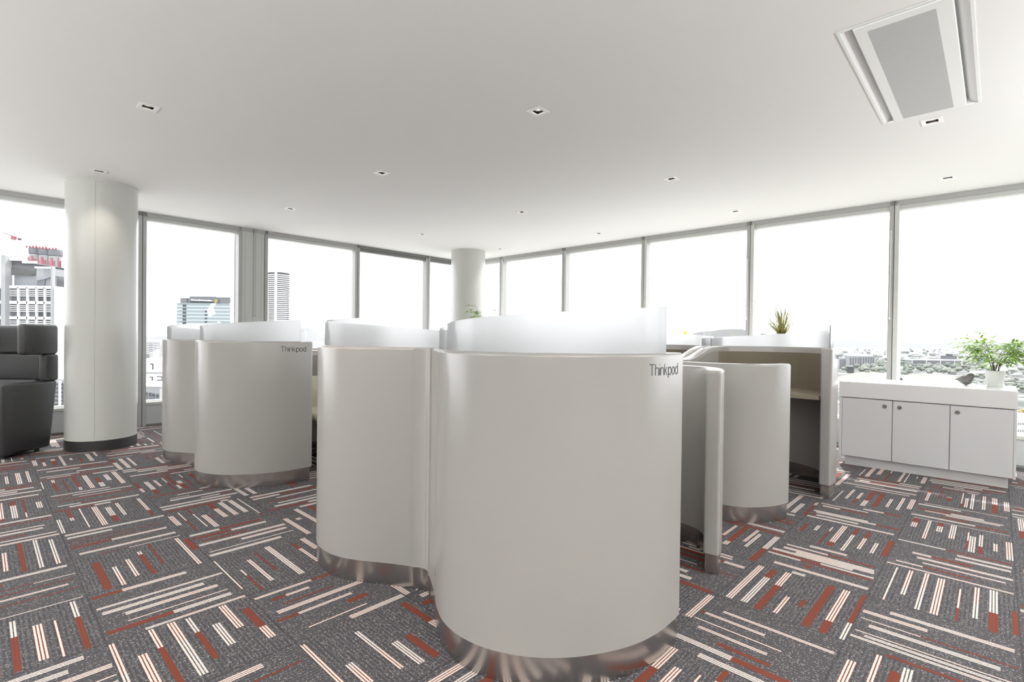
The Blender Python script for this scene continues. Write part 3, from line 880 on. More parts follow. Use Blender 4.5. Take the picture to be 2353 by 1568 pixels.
def grass_plant(loc, label, seed, h, n, ln, wid, mats, spread, name):
    rnd = random.Random(seed)
    root = thing(name, label, 'plant', loc)
    plant_pot(root, 0.075, 0.09, h)
    bm = B_()
    for k in range(n):
        az = rnd.uniform(0, 2 * PI); le = ln * rnd.uniform(0.55, 1.0); lean = rnd.uniform(0.1, 1.0) * spread
        p = Vector((math.cos(az), math.sin(az), 0)) * rnd.uniform(0, 0.035) + Vector((0, 0, h - 0.02))
        droop = rnd.uniform(0.1, 0.55)
        prev = None
        sd = Vector((-math.sin(az), math.cos(az), 0))
        nn = 9
        for m in range(nn + 1):
            t = m / nn
            c = p + Vector((math.cos(az) * le * lean * (t + 0.35 * t * t), math.sin(az) * le * lean * (t + 0.35 * t * t), le * (t - droop * t * t * t) * math.sqrt(max(0.15, 1 - (lean * 0.8) ** 2))))
            w = wid * (1 - t ** 2) * 0.5 + 0.0006
            a, b = bm.verts.new(c + sd * w), bm.verts.new(c - sd * w)
            if prev: bm.faces.new((prev[0], a, b, prev[1]))
            prev = (a, b)
    obj('blades', bm, mats, root, fix=False)
    return root
grass_plant(W(6.2, 1.745, 0.795), 'arching dark green grassy plant seen over the screen of the open right pod', 5, 0.46, 130, 0.58, 0.007, M['grassy'], 1.1, 'potted_grass')
grass_plant(W(6.1, 2.817, 0.795), 'yellow-green plant tuft just showing over the far pods', 8, 0.40, 70, 0.20, 0.010, M['yellow'], 0.55, 'potted_plant')

# ------------------------------------------------------------------ bird figurine
bd = thing('bird_figurine', 'matt dark grey bird figurine on the right credenza, beak towards the bamboo', 'ornament', W(6.19, 0.205, 0.795), TH - PI / 2)
SEC = [(-0.070, .052, .046, .004), (-.055, .060, .044, .010), (-.040, .071, .034, .018), (-.022, .084, .016, .030), (-.005, .094, .002, .037), (.012, .103, 0.0, .039),
       (.026, .109, .003, .037), (.038, .112, .014, .033), (.048, .112, .030, .028), (.056, .108, .050, .022), (.062, .101, .066, .015), (.066, .093, .078, .008), (.068, .088, .084, .002)]
bm = B_()
rings = []
for x, zt_, zb_, ry in SEC:
    zc_, rz = (zt_ + zb_) / 2, (zt_ - zb_) / 2
    rings.append([(x, ry * math.cos(2 * PI * i / 24), zc_ + rz * max(-0.93 if zb_ < 0.01 else -1, math.sin(2 * PI * i / 24)) + (0.07 * rz if zb_ < 0.01 else 0) - (0.07 * rz if zb_ < 0.01 else 0)) for i in range(24)])
zmin = min(p[2] for r in rings for p in r)
rings = [[(p[0], p[1], p[2] - zmin) for p in r] for r in rings]
loft(bm, rings)
obj('body', bm, M['bird'], bd, 60)
bm = B_(); loft(bm, [[(0.062 + d, r * math.cos(2 * PI * i / 10), 0.084 + r * 0.8 * math.sin(2 * PI * i / 10) - d * 0.25) for i in range(10)] for d, r in ((0, 0.0055), (0.006, 0.0042), (0.014, 0.0006))])
obj('beak', bm, M['bird'], bd, 60)

# ------------------------------------------------------------------ blind cords on the mullions
def cord(name, x, y, side, z0, z1, r, m, label, beads=True):
    o = thing(name, label, 'blind cord', (0, 0, 0), 0.0, 'blind cords hanging against the window mullions')
    fr = wall_frame(side)
    p = fr @ Vector((x, y, z1))
    o.location = p
    bm = B_(); tube(bm, [(0, 0, 0), (0, 0, z0 - z1)], r, r, 8)
    obj('chain', bm, m, o, 60)
    bm = B_(); lathe(bm, [(r, z0 - z1 - 0.03), (r * 1.9, z0 - z1 - 0.026), (r * 1.9, z0 - z1 - 0.004), (r, z0 - z1)], 12)
    obj('weight', bm, m, o, 60)
cord('blind_cord', 0.842, -0.010, 'right', 1.45, 2.38, 0.004, M['cord'], 'white beaded blind cord on the mullion above the right credenza')
cord('blind_cord', 2.322, -0.010, 'right', 1.47, 2.22, 0.004, M['cord'], 'white beaded blind cord on the mullion left of the grassy plant')
cord('blind_cord', 2.735, -0.006, 'left', 1.46, ZC - 0.01, 0.0018, M['cordg'], 'left one of two thin grey cords on the broad left pilaster')
cord('blind_cord', 2.765, -0.006, 'left', 1.46, ZC - 0.01, 0.0018, M['cordg'], 'right one of two thin grey cords on the broad left pilaster')

#@@EXT0
# ------------------------------------------------------------------ the city and hills outside, 60 m below this floor
GZ = -60.0
KV, KH = 0.22, 0.18            # colour scales for upright and level surfaces out there, lowered against overexposure
def emat(name, rgb, k=KV, rough=0.9, vary=0.04, scale=0.05):
    t = NT(name)
    c = tuple(v * k for v in srgb(rgb))
    tc = t.n('ShaderNodeTexCoord')
    nz = t.n('ShaderNodeTexNoise'); nz.inputs['Scale'].default_value = scale; nz.inputs['Detail'].default_value = 4
    t.l(tc.outputs['Object'], nz.inputs['Vector'])
    p = t.bsdf(t.mixc(nz.outputs[0], tuple(v * (1 - vary) for v in c), tuple(v * (1 + vary) for v in c)), rough, spec=0.05)
    return t.finish(p.outputs[0])
X = {}  # outdoor colours, paled where distance haze is painted in
X['white'] = emat('far_white', (255, 255, 255), 0.55)
X['offwhite'] = emat('far_offwhite', (236, 238, 240))
X['pale'] = emat('far_pale_grey', (214, 218, 224))
X['grey'] = emat('far_grey', (172, 174, 181))
X['mid'] = emat('far_mid_grey', (120, 122, 128))
X['dark'] = emat('far_dark', (70, 70, 76))
X['pink'] = emat('far_pink', (240, 150, 165))
X['red'] = emat('far_red', (220, 110, 120))
X['yellow'] = emat('far_yellow', (250, 226, 140))
X['glassy'] = emat('far_glass', (196, 212, 218), rough=0.3)
X['hill1'] = emat('hazy_hill', (200, 205, 208), 0.072, vary=0.10, scale=0.004)  # hill tiers with aerial haze put into the colour, paler further off
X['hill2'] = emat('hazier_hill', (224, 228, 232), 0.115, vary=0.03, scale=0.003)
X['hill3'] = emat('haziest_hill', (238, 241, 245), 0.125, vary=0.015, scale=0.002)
X['lawn'] = emat('pale_lawn', (222, 225, 202), 0.15, vary=0.14, scale=0.02)
def treemat(name, a, b):
    t = NT(name)
    g = t.n('ShaderNodeObjectInfo'); tc = t.n('ShaderNodeTexCoord')
    nz = t.n('ShaderNodeTexNoise'); nz.inputs['Scale'].default_value = 0.5; nz.inputs['Detail'].default_value = 3
    t.l(tc.outputs['Object'], nz.inputs['Vector'])
    f = t.math('MULTIPLY_ADD', g.outputs['Random'], 0.5, t.math('MULTIPLY', nz.outputs[0], 0.5))
    p = t.bsdf(t.mixc(f, tuple(v * 0.30 for v in srgb(a)), tuple(v * 0.30 for v in srgb(b))), 0.95, spec=0.02)
    return t.finish(p.outputs[0])
X['tree'] = treemat('hazy_tree', (136, 146, 134), (188, 194, 184))
X['ytree'] = treemat('yellow_tree', (206, 190, 120), (226, 214, 150))
def townground():
    t = NT('hazy_townscape')
    g = t.n('ShaderNodeNewGeometry')
    vo = t.n('ShaderNodeTexVoronoi'); vo.inputs['Scale'].default_value = 0.030
    t.l(g.outputs['Position'], vo.inputs['Vector'])
    s = t.n('ShaderNodeSeparateColor'); t.l(vo.outputs['Color'], s.inputs[0])
    roof = t.math('GREATER_THAN', s.outputs[0], 0.80)
    dark = t.math('LESS_THAN', s.outputs[1], 0.5)
    near = t.mixc(dark, srgb((186, 191, 191)), srgb((150, 158, 153)))
    near = t.mixc(roof, near, (0.95, 0.95, 0.95))
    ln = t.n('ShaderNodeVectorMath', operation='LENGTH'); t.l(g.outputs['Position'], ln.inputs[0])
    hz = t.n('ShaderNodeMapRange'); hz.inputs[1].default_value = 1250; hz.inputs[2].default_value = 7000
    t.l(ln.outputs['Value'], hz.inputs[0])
    col = t.mixc(t.math('POWER', hz.outputs[0], 0.42), near, srgb((226, 229, 233)))  # distance haze painted into the ground colour
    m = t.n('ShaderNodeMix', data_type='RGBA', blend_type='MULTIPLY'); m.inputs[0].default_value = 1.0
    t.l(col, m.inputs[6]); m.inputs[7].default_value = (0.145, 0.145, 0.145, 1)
    # unseen ground near the tower, paled to bounce added daylight onto the ceiling
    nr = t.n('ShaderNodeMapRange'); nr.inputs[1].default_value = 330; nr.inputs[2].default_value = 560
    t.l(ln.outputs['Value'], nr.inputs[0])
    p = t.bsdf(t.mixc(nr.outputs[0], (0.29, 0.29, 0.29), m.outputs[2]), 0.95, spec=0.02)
    return t.finish(p.outputs[0])
bm = B_()
N = 96
c0 = [bm.verts.new((25 * math.cos(2 * PI * i / N), 25 * math.sin(2 * PI * i / N), GZ)) for i in range(N)]
c1 = [bm.verts.new((16000 * math.cos(2 * PI * i / N), 16000 * math.sin(2 * PI * i / N), GZ)) for i in range(N)]
for i in range(N): bm.faces.new((c0[i], c0[(i + 1) % N], c1[(i + 1) % N], c1[i]))
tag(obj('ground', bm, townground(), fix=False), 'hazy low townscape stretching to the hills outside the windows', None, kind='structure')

def ridge(name, pts, D, m, label, back=0.25):
    bm = B_()
    rows = [[], [], []]
    rnd = random.Random(int(D))
    fine = []
    for i in range(len(pts) - 1):
        for k in range(10):
            t = k / 10.0
            fine.append((pts[i][0] * (1 - t) + pts[i + 1][0] * t, pts[i][1] * (1 - t) + pts[i + 1][1] * t + rnd.uniform(-0.5, 0.5)))
    fine.append(pts[-1])
    for x, y in fine:
        p = at(x, y, D); d = Vector((p.x, p.y, 0)).normalized() * (D * back)
        rows[0].append(bm.verts.new((p.x - d.x, p.y - d.y, GZ - 2))); rows[1].append(bm.verts.new(p)); rows[2].append(bm.verts.new((p.x + d.x, p.y + d.y, GZ - 2)))
    for r in range(2):
        for i in range(len(fine) - 1):
            bm.faces.new((rows[r][i], rows[r][i + 1], rows[r + 1][i + 1], rows[r + 1][i]))
    tag(obj(name, bm, m, smooth=80), label, None, kind='structure')
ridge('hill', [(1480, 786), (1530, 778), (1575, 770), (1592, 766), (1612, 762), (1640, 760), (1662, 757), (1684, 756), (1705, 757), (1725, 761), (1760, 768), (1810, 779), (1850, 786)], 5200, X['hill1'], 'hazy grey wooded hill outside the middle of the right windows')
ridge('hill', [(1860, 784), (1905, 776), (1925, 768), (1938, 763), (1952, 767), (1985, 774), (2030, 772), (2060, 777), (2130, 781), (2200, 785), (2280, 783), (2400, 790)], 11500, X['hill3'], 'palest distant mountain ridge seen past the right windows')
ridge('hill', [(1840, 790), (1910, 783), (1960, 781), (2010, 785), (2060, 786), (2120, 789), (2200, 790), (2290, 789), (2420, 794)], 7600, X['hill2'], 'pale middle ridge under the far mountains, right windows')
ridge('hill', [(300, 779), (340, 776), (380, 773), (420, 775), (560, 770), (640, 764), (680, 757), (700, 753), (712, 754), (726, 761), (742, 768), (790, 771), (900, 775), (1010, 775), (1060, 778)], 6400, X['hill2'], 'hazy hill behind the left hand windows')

# lawns
def patch(name, pix, label):
    bm = B_()
    vs = []
    for x, y in pix:
        d = ray(x, y); t = (GZ + 0.4 - H) / d.z; p = d * t
        vs.append(bm.verts.new((p.x, p.y, GZ + 0.4)))
    bm.faces.new(vs)
    tag(obj(name, bm, X['lawn'], fix=False), label, None, kind='structure')
patch('lawn', [(1890, 884), (1925, 866), (1960, 858), (2010, 851), (2030, 852), (2060, 860), (2075, 872), (2060, 890), (1960, 900)], 'pale green playing field left of the window mullion')
patch('lawn', [(2060, 862), (2110, 860), (2170, 864), (2230, 872), (2260, 884), (2200, 900), (2060, 900)], 'pale green field right of the window mullion')

# trees beyond the fields
def tree_mesh(seed):
    rnd = random.Random(seed)
    bm = B_()
    for k in range(6):
        s = rnd.uniform(2.2, 4.0)
        c = Vector((rnd.uniform(-3.2, 3.2), rnd.uniform(-3.2, 3.2), rnd.uniform(4.5, 9.5)))
        r = bmesh.ops.create_icosphere(bm, subdivisions=2, radius=s)
        for v in r['verts']:
            v.co *= 1 + rnd.uniform(-0.16, 0.16); v.co.z *= 0.85; v.co += c
    for f in bm.faces: f.smooth = False
    me = bpy.data.meshes.new('crown'); bm.to_mesh(me); bm.free()
    return me
crowns = [tree_mesh(s) for s in (1, 2, 3)]
bm = B_(); tube(bm, [(0, 0, 0), (0.1, 0, 3), (0, 0.1, 6)], 0.45, 0.3, 7)
trunk_me = bpy.data.meshes.new('trunk'); bm.to_mesh(trunk_me); bm.free(); trunk_me.materials.append(X['dark'])
for me in crowns: me.materials.append(X['tree'])
X['ftree'] = treemat('hazier_tree', (178, 186, 182), (206, 211, 208))  # paler copy for far trees, haze put into the colour
fcrowns = [tree_mesh(s) for s in (4, 5)]
for me in fcrowns: me.materials.append(X['ftree'])
ycrown = tree_mesh(9); ycrown.materials.append(X['ytree'])
TAKEN = []
BLOCK = [(1953, 2011, 1210, 22), (1926, 1945, 1150, 22), (1953, 1963, 1000, 12), (2096, 2212, 1270, 26), (2177, 2200, 1330, 24)]
def spot(xr, yr, rad):
    for _ in range(400):
        px, py = random.uniform(*xr), random.uniform(*yr)
        d = ray(px, py); t = (GZ - H) / d.z; p = d * t
        if any((p.x - q[0]) ** 2 + (p.y - q[1]) ** 2 < (rad + q[2]) ** 2 for q in TAKEN): continue
        if any(at(a, 784, D).x - rad < p.x < at(b, 784, D).x + rad + 8 and D - rad - 3 < p.y < D + dep + rad for a, b, D, dep in BLOCK): continue
        TAKEN.append((p.x, p.y, rad)); return p
    return None
def tree(xr, yr, sc, label, group, me=None, name='tree'):
    p = spot(xr, yr, 8.0 * sc)
    if p is None: return
    r = thing(name, label, 'tree', (p.x, p.y, GZ - 2.6 * sc), random.uniform(0, 6), group)
    a = bpy.data.objects.new('crown', random.choice(me or crowns)); COL.objects.link(a); a.parent = r
    b = bpy.data.objects.new('trunk', trunk_me); COL.objects.link(b); b.parent = r
    r.scale = (sc * random.uniform(0.85, 1.25), sc * random.uniform(0.85, 1.25), sc * random.uniform(0.8, 1.15))
random.seed(21)
for k in range(60): tree((1926, 2052), (837, 857), 1.25, 'grey-green hazy tree at the edge of the playing field', 'trees beyond the left playing field')
for k in range(80): tree((2070, 2260), (834, 861), 1.35, 'grey-green hazy tree in the belt between low building and field', 'trees beyond the right field')
for k in range(34): tree((2215, 2375), (850, 905), 1.0, 'grey-green hazy tree behind the potted bamboo', 'trees behind the bamboo')
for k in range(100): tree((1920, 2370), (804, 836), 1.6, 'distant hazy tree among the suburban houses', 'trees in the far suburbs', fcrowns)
tree((2346, 2348), (951, 953), 0.55, 'yellow autumn tree right of the credenza, far below', None, [ycrown])

# small houses in the suburbs
bm = B_(); box(bm, -7, 7, -5, 5, 0, 4.2)
hw_me = bpy.data.meshes.new('wall'); bm.to_mesh(hw_me); bm.free(); hw_me.materials.append(X['offwhite'])
bm = B_(); loft(bm, [[(-7.6, -5.6, 4.2), (-7.6, 5.6, 4.2), (-7.6, 0.01, 7.2)], [(7.6, -5.6, 4.2), (7.6, 5.6, 4.2), (7.6, 0.01, 7.2)]])
bmesh.ops.recalc_face_normals(bm, faces=bm.faces[:])
hr_me = bpy.data.meshes.new('roof'); bm.to_mesh(hr_me); bm.free(); hr_me.materials.append(X['white'])
def house(px, py, sc, label, group):
    p = spot((px - 30, px + 30), (py - 2, py + 2), 9.5 * sc)
    if p is None: return
    r = thing('house', label, 'house', (p.x, p.y, GZ), random.uniform(0, 6), group)
    for nm, me in (('wall', hw_me), ('roof', hr_me)):
        a = bpy.data.objects.new(nm, me); COL.objects.link(a); a.parent = r
    r.scale = (sc, sc, sc)
for k in range(110): house(random.uniform(1920, 2370), random.uniform(802, 835), random.uniform(0.8, 1.5), 'tiny white-roofed house in the hazy suburbs outside the right windows', 'houses in the far suburbs')
for k in range(16): house(random.uniform(2215, 2370), random.uniform(835, 868), random.uniform(0.8, 1.3), 'tiny pale house half hidden by trees behind the potted bamboo', 'houses behind the bamboo')

# ---- buildings, each placed where its front stands.  local frame: x along front, y away from the viewer, z up
class Bld:
    def __init__(self, name, label, D, pl, pr, group=None, cat='building', yaw=0.0):
        self.D, self.pl = D, pl
        a = at(pl, 784, D); b = at(pr, 784, D)
        self.o = Vector((a.x, D, 0)); self.w = b.x - a.x
        self.root = thing(name, label, cat, (a.x, D, GZ), yaw, group)
    def x(self, px): return at(px, 784, self.D).x - self.o.x
    def z(self, py, px=None): return at(self.pl if px is None else px, py, self.D).z - GZ
    def part(self, name, boxes, m):
        bm = B_()
        for b_ in boxes: box(bm, *b_)
        return obj(name, bm, m, self.root)
# tall office tower with white frames and louvres, far left
T = Bld('office_tower', 'white-framed office tower with louvred floors and open roof terrace, left of the column', 100, -60, 120)
w_ = T.w; zt = T.z(660, 60)
T.part('glazing', [(0.3, w_ - 0.3, 0.6, 14, 0, zt)], X['grey'])
for k in range(10):
    z = T.z(660 + 35.5 * k, 60)
    T.part('floor_slab', [(0, w_, 0, 14, z - 0.28, z + 0.28)], X['white'])
    x0, x1 = T.x(21), w_
    sl = []
    for j in range(1, 5):
        zz = z - 0.28 - j * 0.36
        sl.append((x0, x1 if j < 5 else x1, 0.1, 0.4, zz - 0.07, zz + 0.07))
    T.part('louvre', sl, X['white'])
    T.part('window_band', [(x0 + (x1 - x0) * q, x0 + (x1 - x0) * (q + 0.17), 0.45, 0.62, z - 2.9, z - 0.4) for q in (0.62, 0.82)], X['mid'])
    T.part('window_band', [(T.x(px), T.x(px + 7), 0.3, 0.62, z - 2.4, z - 0.4) for px in (-30, -14, 2)], X['dark'])
T.part('mullions', [(T.x(px) - 0.10, T.x(px) + 0.10, 0.0, 0.5, 0, zt) for px in (40, 61, 82, 101)], X['white'])
T.part('corner_column', [(T.x(11), T.x(21), -0.8, 0.6, 0, T.z(588, 15))], X['offwhite'])
T.part('corner_column', [(w_ - 0.25, w_ + 0.05, -0.1, 0.6, 0, T.z(612, 118))], X['offwhite'])
T.part('side_wall', [(w_ + 0.05, w_ + 0.35, 0.3, 14, 0, zt)], X['white'])
T.part('terrace_glass', [(T.x(21), w_ - 0.2, 1.0, 1.1, zt, T.z(632, 60)), (T.x(60), T.x(74), 1.3, 5, zt, T.z(614, 60))], X['pale'])
def xz(name, pts, y0, y1, m):
    bm = B_(); loft(bm, [[(T.x(px), y, T.z(py, px)) for px, py in pts] for y in (y0, y1)]); obj(name, bm, m, T.root)
xz('soffit', [(20, 595), (80, 606.5), (75, 617), (70, 632), (20, 631)], 0.5, 7, X['mid'])
xz('soffit', [(20, 614), (72, 622), (70, 633), (20, 632)], 0.35, 0.5, X['dark'])
xz('canopy', [(77, 616), (119, 617), (119, 633), (95, 641), (76, 645)], 0.6, 7, X['pale'])
xz('terrace_wall', [(76, 645), (95, 641), (92, 659), (76, 659)], 0.8, 7, X['grey'])
T.part('canopy_edge', [(T.x(20), T.x(50), 0.0, 0.5, T.z(599, 35), T.z(594, 35)), (T.x(50), T.x(80), 0.0, 0.5, T.z(605, 65), T.z(600, 65)), (T.x(79), w_, 0.0, 0.3, T.z(617, 100), T.z(613, 100))], X['white'])
T.part('post', [(w_ - 0.4, w_ - 0.1, 0.4, 0.8, zt, T.z(618, 118))], X['mid'])
# pale tower behind the column
T = Bld('glass_tower', 'pale blue-grey tower with fine floor lines, half behind the round column', 230, 131, 175)
T.part('glazing', [(0.2, T.w, 0.3, 20, 0, T.z(664, 140))], X['glassy'])
T.part('floor_line', [(0, T.w + 0.2, 0, 0.6, T.z(690 + 14.4 * k, 140), T.z(687.5 + 14.4 * k, 140)) for k in range(18)], X['white'])
T.part('crown', [(0, T.w + 0.4, 0, 20, T.z(688, 140), T.z(662, 140))], X['offwhite'])
T.part('vent', [(1.0 + 2.2 * k, 2.2 + 2.2 * k, -0.1, 0.2, T.z(671, 140), T.z(666, 140)) for k in range(4)], X['grey'])
T = Bld('car_park', 'white low building with dark slatted openings beside the armchair', 85, 112, 165)
T.part('wall', [(0, T.w, 0.5, 9, 0, T.z(872, 140))], X['offwhite'])
T.part('slats', [(0.1, T.w - 0.3, 0.2, 0.5, T.z(884 + 9.4 * k, 140) - 0.16, T.z(884 + 9.4 * k, 140) + 0.16) for k in range(9)], X['mid'])
T.part('slats', [(T.w * 0.42, T.w * 0.5, 0.05, 0.3, T.z(965, 140), T.z(876, 140))], X['white'])
# tower under construction and crane
cD = 270
cc = at(74, 784, cD)
T = thing('construction_tower', 'round tower under construction wrapped in pink screens, above the office tower', 'building', (cc.x, cD + 8, GZ))
zz = lambda y: at(74, y, cD).z - GZ
px_m = cD / F
for k, (dx, r) in enumerate(((-24, 13), (0, 14), (22, 13))):
    bm = B_(); lathe(bm, [(r * px_m * 0.94, 0), (r * px_m * 0.94, zz(580 + 2 * k))], 20, (dx * px_m, 0)); obj('core', bm, X['offwhite'], T, 40)
    bm = B_(); lathe(bm, [(r * px_m, zz(579 + 2 * k)), (r * px_m * 1.05, zz(576 + 2 * k)), (r * px_m * 1.05, zz(566 + 2 * k)), (r * px_m * 0.98, zz(564 + 2 * k))], 20, (dx * px_m, 0)); obj('platform', bm, X['grey'], T, 40)
    bm = B_()
    for j in range(10):
        a = PI + PI * (j + 0.5) / 10
        if j % 3 == 1: continue
        x, y = dx * px_m + math.cos(a) * r * px_m * 0.97, math.sin(a) * r * px_m * 0.97
        box(bm, x - 0.55, x + 0.55, y - 0.15, y + 0.15, zz(612), zz(583 + 2 * k + (j * 7) % 11))
    obj('screen', bm, X['pink'], T)
    bm = B_()
    for j in range(4): box(bm, dx * px_m - 2.6 + 1.7 * j, dx * px_m - 2.0 + 1.7 * j, -r * px_m * 1.06, -r * px_m * 0.9, zz(566 + 2 * k), zz(561 + 2 * k))
    obj('guard_rail', bm, X['red'], T)
cr = at(31, 784, 285)
T = thing('tower_crane', 'pink tower crane jib high over the construction tower', 'crane', (cr.x, 285, GZ))
zz = lambda y: at(31, y, 285).z - GZ
pm = 285 / F
bm = B_(); box(bm, -0.5, 0.5, -0.5, 0.5, 0, zz(549)); obj('mast', bm, X['white'], T)
bm = B_(); tube(bm, [(-24 * pm, 0, zz(535)), (18 * pm, 0, zz(550.5))], 0.28, 0.28, 6); obj('jib', bm, X['pink'], T)
bm = B_(); box(bm, -4 * pm, 4 * pm, -0.8, 0.8, zz(551), zz(543)); obj('cab', bm, X['pink'], T)
bm = B_(); box(bm, 11 * pm, 16 * pm, -0.6, 0.6, zz(552), zz(547.5)); obj('counterweight', bm, X['mid'], T)
# glass office block with sign
def officeglass():
    t = NT('far_banded_glass')
    tc = t.n('ShaderNodeTexCoord'); s = t.n('ShaderNodeSeparateXYZ'); t.l(tc.outputs['Object'], s.inputs[0])
    fz = t.math('FRACT', t.math('DIVIDE', s.outputs[2], 2.05)); fx = t.math('FRACT', t.math('DIVIDE', s.outputs[0], 0.62))
    band = t.math('GREATER_THAN', fz, 0.68)
    col = t.mixc(band, tuple(v * 0.28 for v in srgb((178, 198, 206))), tuple(v * 0.33 for v in srgb((236, 243, 246))))
    col = t.mixc(t.math('MULTIPLY', t.math('GREATER_THAN', fx, 0.8), 0.4), col, tuple(v * 0.31 for v in srgb((226, 236, 240))))
    mp = t.n('ShaderNodeMapping'); mp.inputs['Scale'].default_value = (0.11, 0.11, 0.09); t.l(tc.outputs['Object'], mp.inputs[0])
    nz = t.n('ShaderNodeTexNoise'); nz.inputs['Scale'].default_value = 1.0; nz.inputs['Detail'].default_value = 1.5; t.l(mp.outputs[0], nz.inputs['Vector'])
    col = t.mixc(t.math('GREATER_THAN', nz.outputs[0], 0.60), col, (0.6, 0.6, 0.6))  # irregular white sky reflections painted into the glazing colour
    return t.finish(t.bsdf(col, 0.5, spec=0.2).outputs[0])
T = Bld('office_block', 'glass office block with grey crown, white sign and yellow diamond, left window', 300, 405, 556)
T.part('glazing', [(0, T.w, 0.2, 26, 0, T.z(696, 420))], officeglass())
T.part('crown', [(T.x(414), T.w - 1.0, 0.0, 24, T.z(697, 470), T.z(685.5, 470)), (T.x(434), T.w - 1.5, 0.4, 22, T.z(686, 470), T.z(682.5, 470))], X['grey'])
T.part('recess', [(T.x(419), T.x(427), 0.05, 0.3, T.z(700 + 8.0 * k + 5, 420), T.z(700 + 8.0 * k, 420)) for k in range(8)] + [(T.x(470), T.x(475), 0.05, 0.3, T.z(714 + 8.0 * k + 4, 470), T.z(714 + 8.0 * k, 470)) for k in range(5)], X['mid'])
T.part('vent_row', [(T.x(436 + 4.6 * k), T.x(439.4 + 4.6 * k), -0.15, 0.1, T.z(696, 460), T.z(693.4, 460)) for k in range(12)], X['dark'])
T.part('roof_rail', [(T.x(434), T.x(495), 0.3, 0.5, T.z(682.4, 460), T.z(681.4, 460))] + [(T.x(434 + 10 * k), T.x(434.8 + 10 * k), 0.3, 0.5, T.z(684, 460), T.z(680.6, 460)) for k in range(7)], X['pale'])
T.part('slab_gap', [(T.x(502.5), T.x(504), -0.1, 0.2, T.z(698, 500), T.z(688, 500)), (T.x(429), T.x(432), -0.1, 0.2, T.z(695, 430), T.z(686, 430))], X['mid'])
rl = random.Random(4)
lett = []
for k in range(16):
    x = 440 + 3.0 * k
    hgt_ = 3.4 if k in (0, 6, 13) else 2.5
    lett.append((T.x(x), T.x(x + 2.3), -0.5, -0.25, T.z(691.4 + 0.08 * k, 465), T.z(691.4 + 0.08 * k - hgt_, 465)))
T.part('sign_letter_row', lett, X['white'])
bm = B_(); cxp, czp, rr = T.x(496.5), T.z(692.3, 496), 1.25
loft(bm, [[(cxp + rr * 1.0 * a, y, czp + rr * b) for a, b in ((0.15, 1), (1, 0.15), (0.1, -1), (-1, -0.1))] for y in (-0.6, -0.3)])
obj('sign_diamond', bm, X['yellow'], T.root)
# round residential tower with balcony rings
rD = 430
rc = at(628, 784, rD); rr = 26 * rD / F
T = thing('round_tower', 'round apartment tower ringed with white balconies, right of the broad pilaster', 'building', (rc.x, rD + rr, GZ))
zz = lambda y: at(628, y, rD).z - GZ
bm = B_(); lathe(bm, [(rr * 0.86, 0), (rr * 0.86, zz(627))], 40); obj('core', bm, X['grey'], T, 40)
bm = B_()
for k in range(34):
    y = 631 + 4.55 * k
    lathe(bm, [(rr * 0.87, zz(y + 0.9)), (rr * (1.0 if k else 0.95), zz(y + 0.9)), (rr * (1.0 if k else 0.95), zz(y - 0.9)), (rr * 0.87, zz(y - 0.9))], 40)
obj('balconies', bm, X['white'], T, 40)
bm = B_(); lathe(bm, [(rr * 0.9, zz(628)), (rr * 0.9, zz(625)), (rr * 0.3, zz(622.5))], 40); obj('roof', bm, X['mid'], T, 40)
bm = B_(); box(bm, rr * 0.10, rr * 0.28, -rr * 1.06, -rr * 0.95, 0, zz(626)); obj('fin', bm, X['white'], T)
# low white buildings below the left window
T = Bld('white_building', 'low white flat-roofed building with few dark window frames, seen low through the left window', 190, 300, 440)
T.part('wall', [(0, T.w, 0, 30, 0, T.z(827, 360))], X['white'])
T.part('cornice', [(0, T.w, -0.3, 0, T.z(859, 360), T.z(856, 360))], X['pale'])
T.part('window', [(T.x(a), T.x(b), -0.15, 0, T.z(d, 360), T.z(c, 360)) for a, b, c, d in ((346, 353, 836, 838.5), (350.5, 353, 838, 850), (345, 352, 866, 868), (349.5, 352, 868, 875), (361, 375, 865, 867), (361, 373, 873, 875), (372.5, 375, 866, 874))], X['mid'])
T = Bld('white_building', 'nearer white building with a row of tall grey windows, lowest in the left window', 140, 306, 368)
T.part('wall', [(0, T.w, 0, 18, 0, T.z(889, 345))], X['offwhite'])
T.part('roof', [(-0.2, T.w + 0.2, -0.2, 18.2, T.z(889, 345), T.z(886, 345))], X['white'])
T.part('window', [(T.x(a), T.x(a + 5.5), -0.15, 0, T.z(924, 345), T.z(901 + (a - 330) * 0.16, 345)) for a in (318, 326, 334, 343, 351, 360)], X['grey'])
T.part('window', [(T.x(a + 1), T.x(a + 5), -0.25, -0.15, T.z(907 + (a - 330) * 0.16, 345), T.z(902 + (a - 330) * 0.16, 345)) for a in (318, 326, 334, 343, 351, 360)], X['mid'])
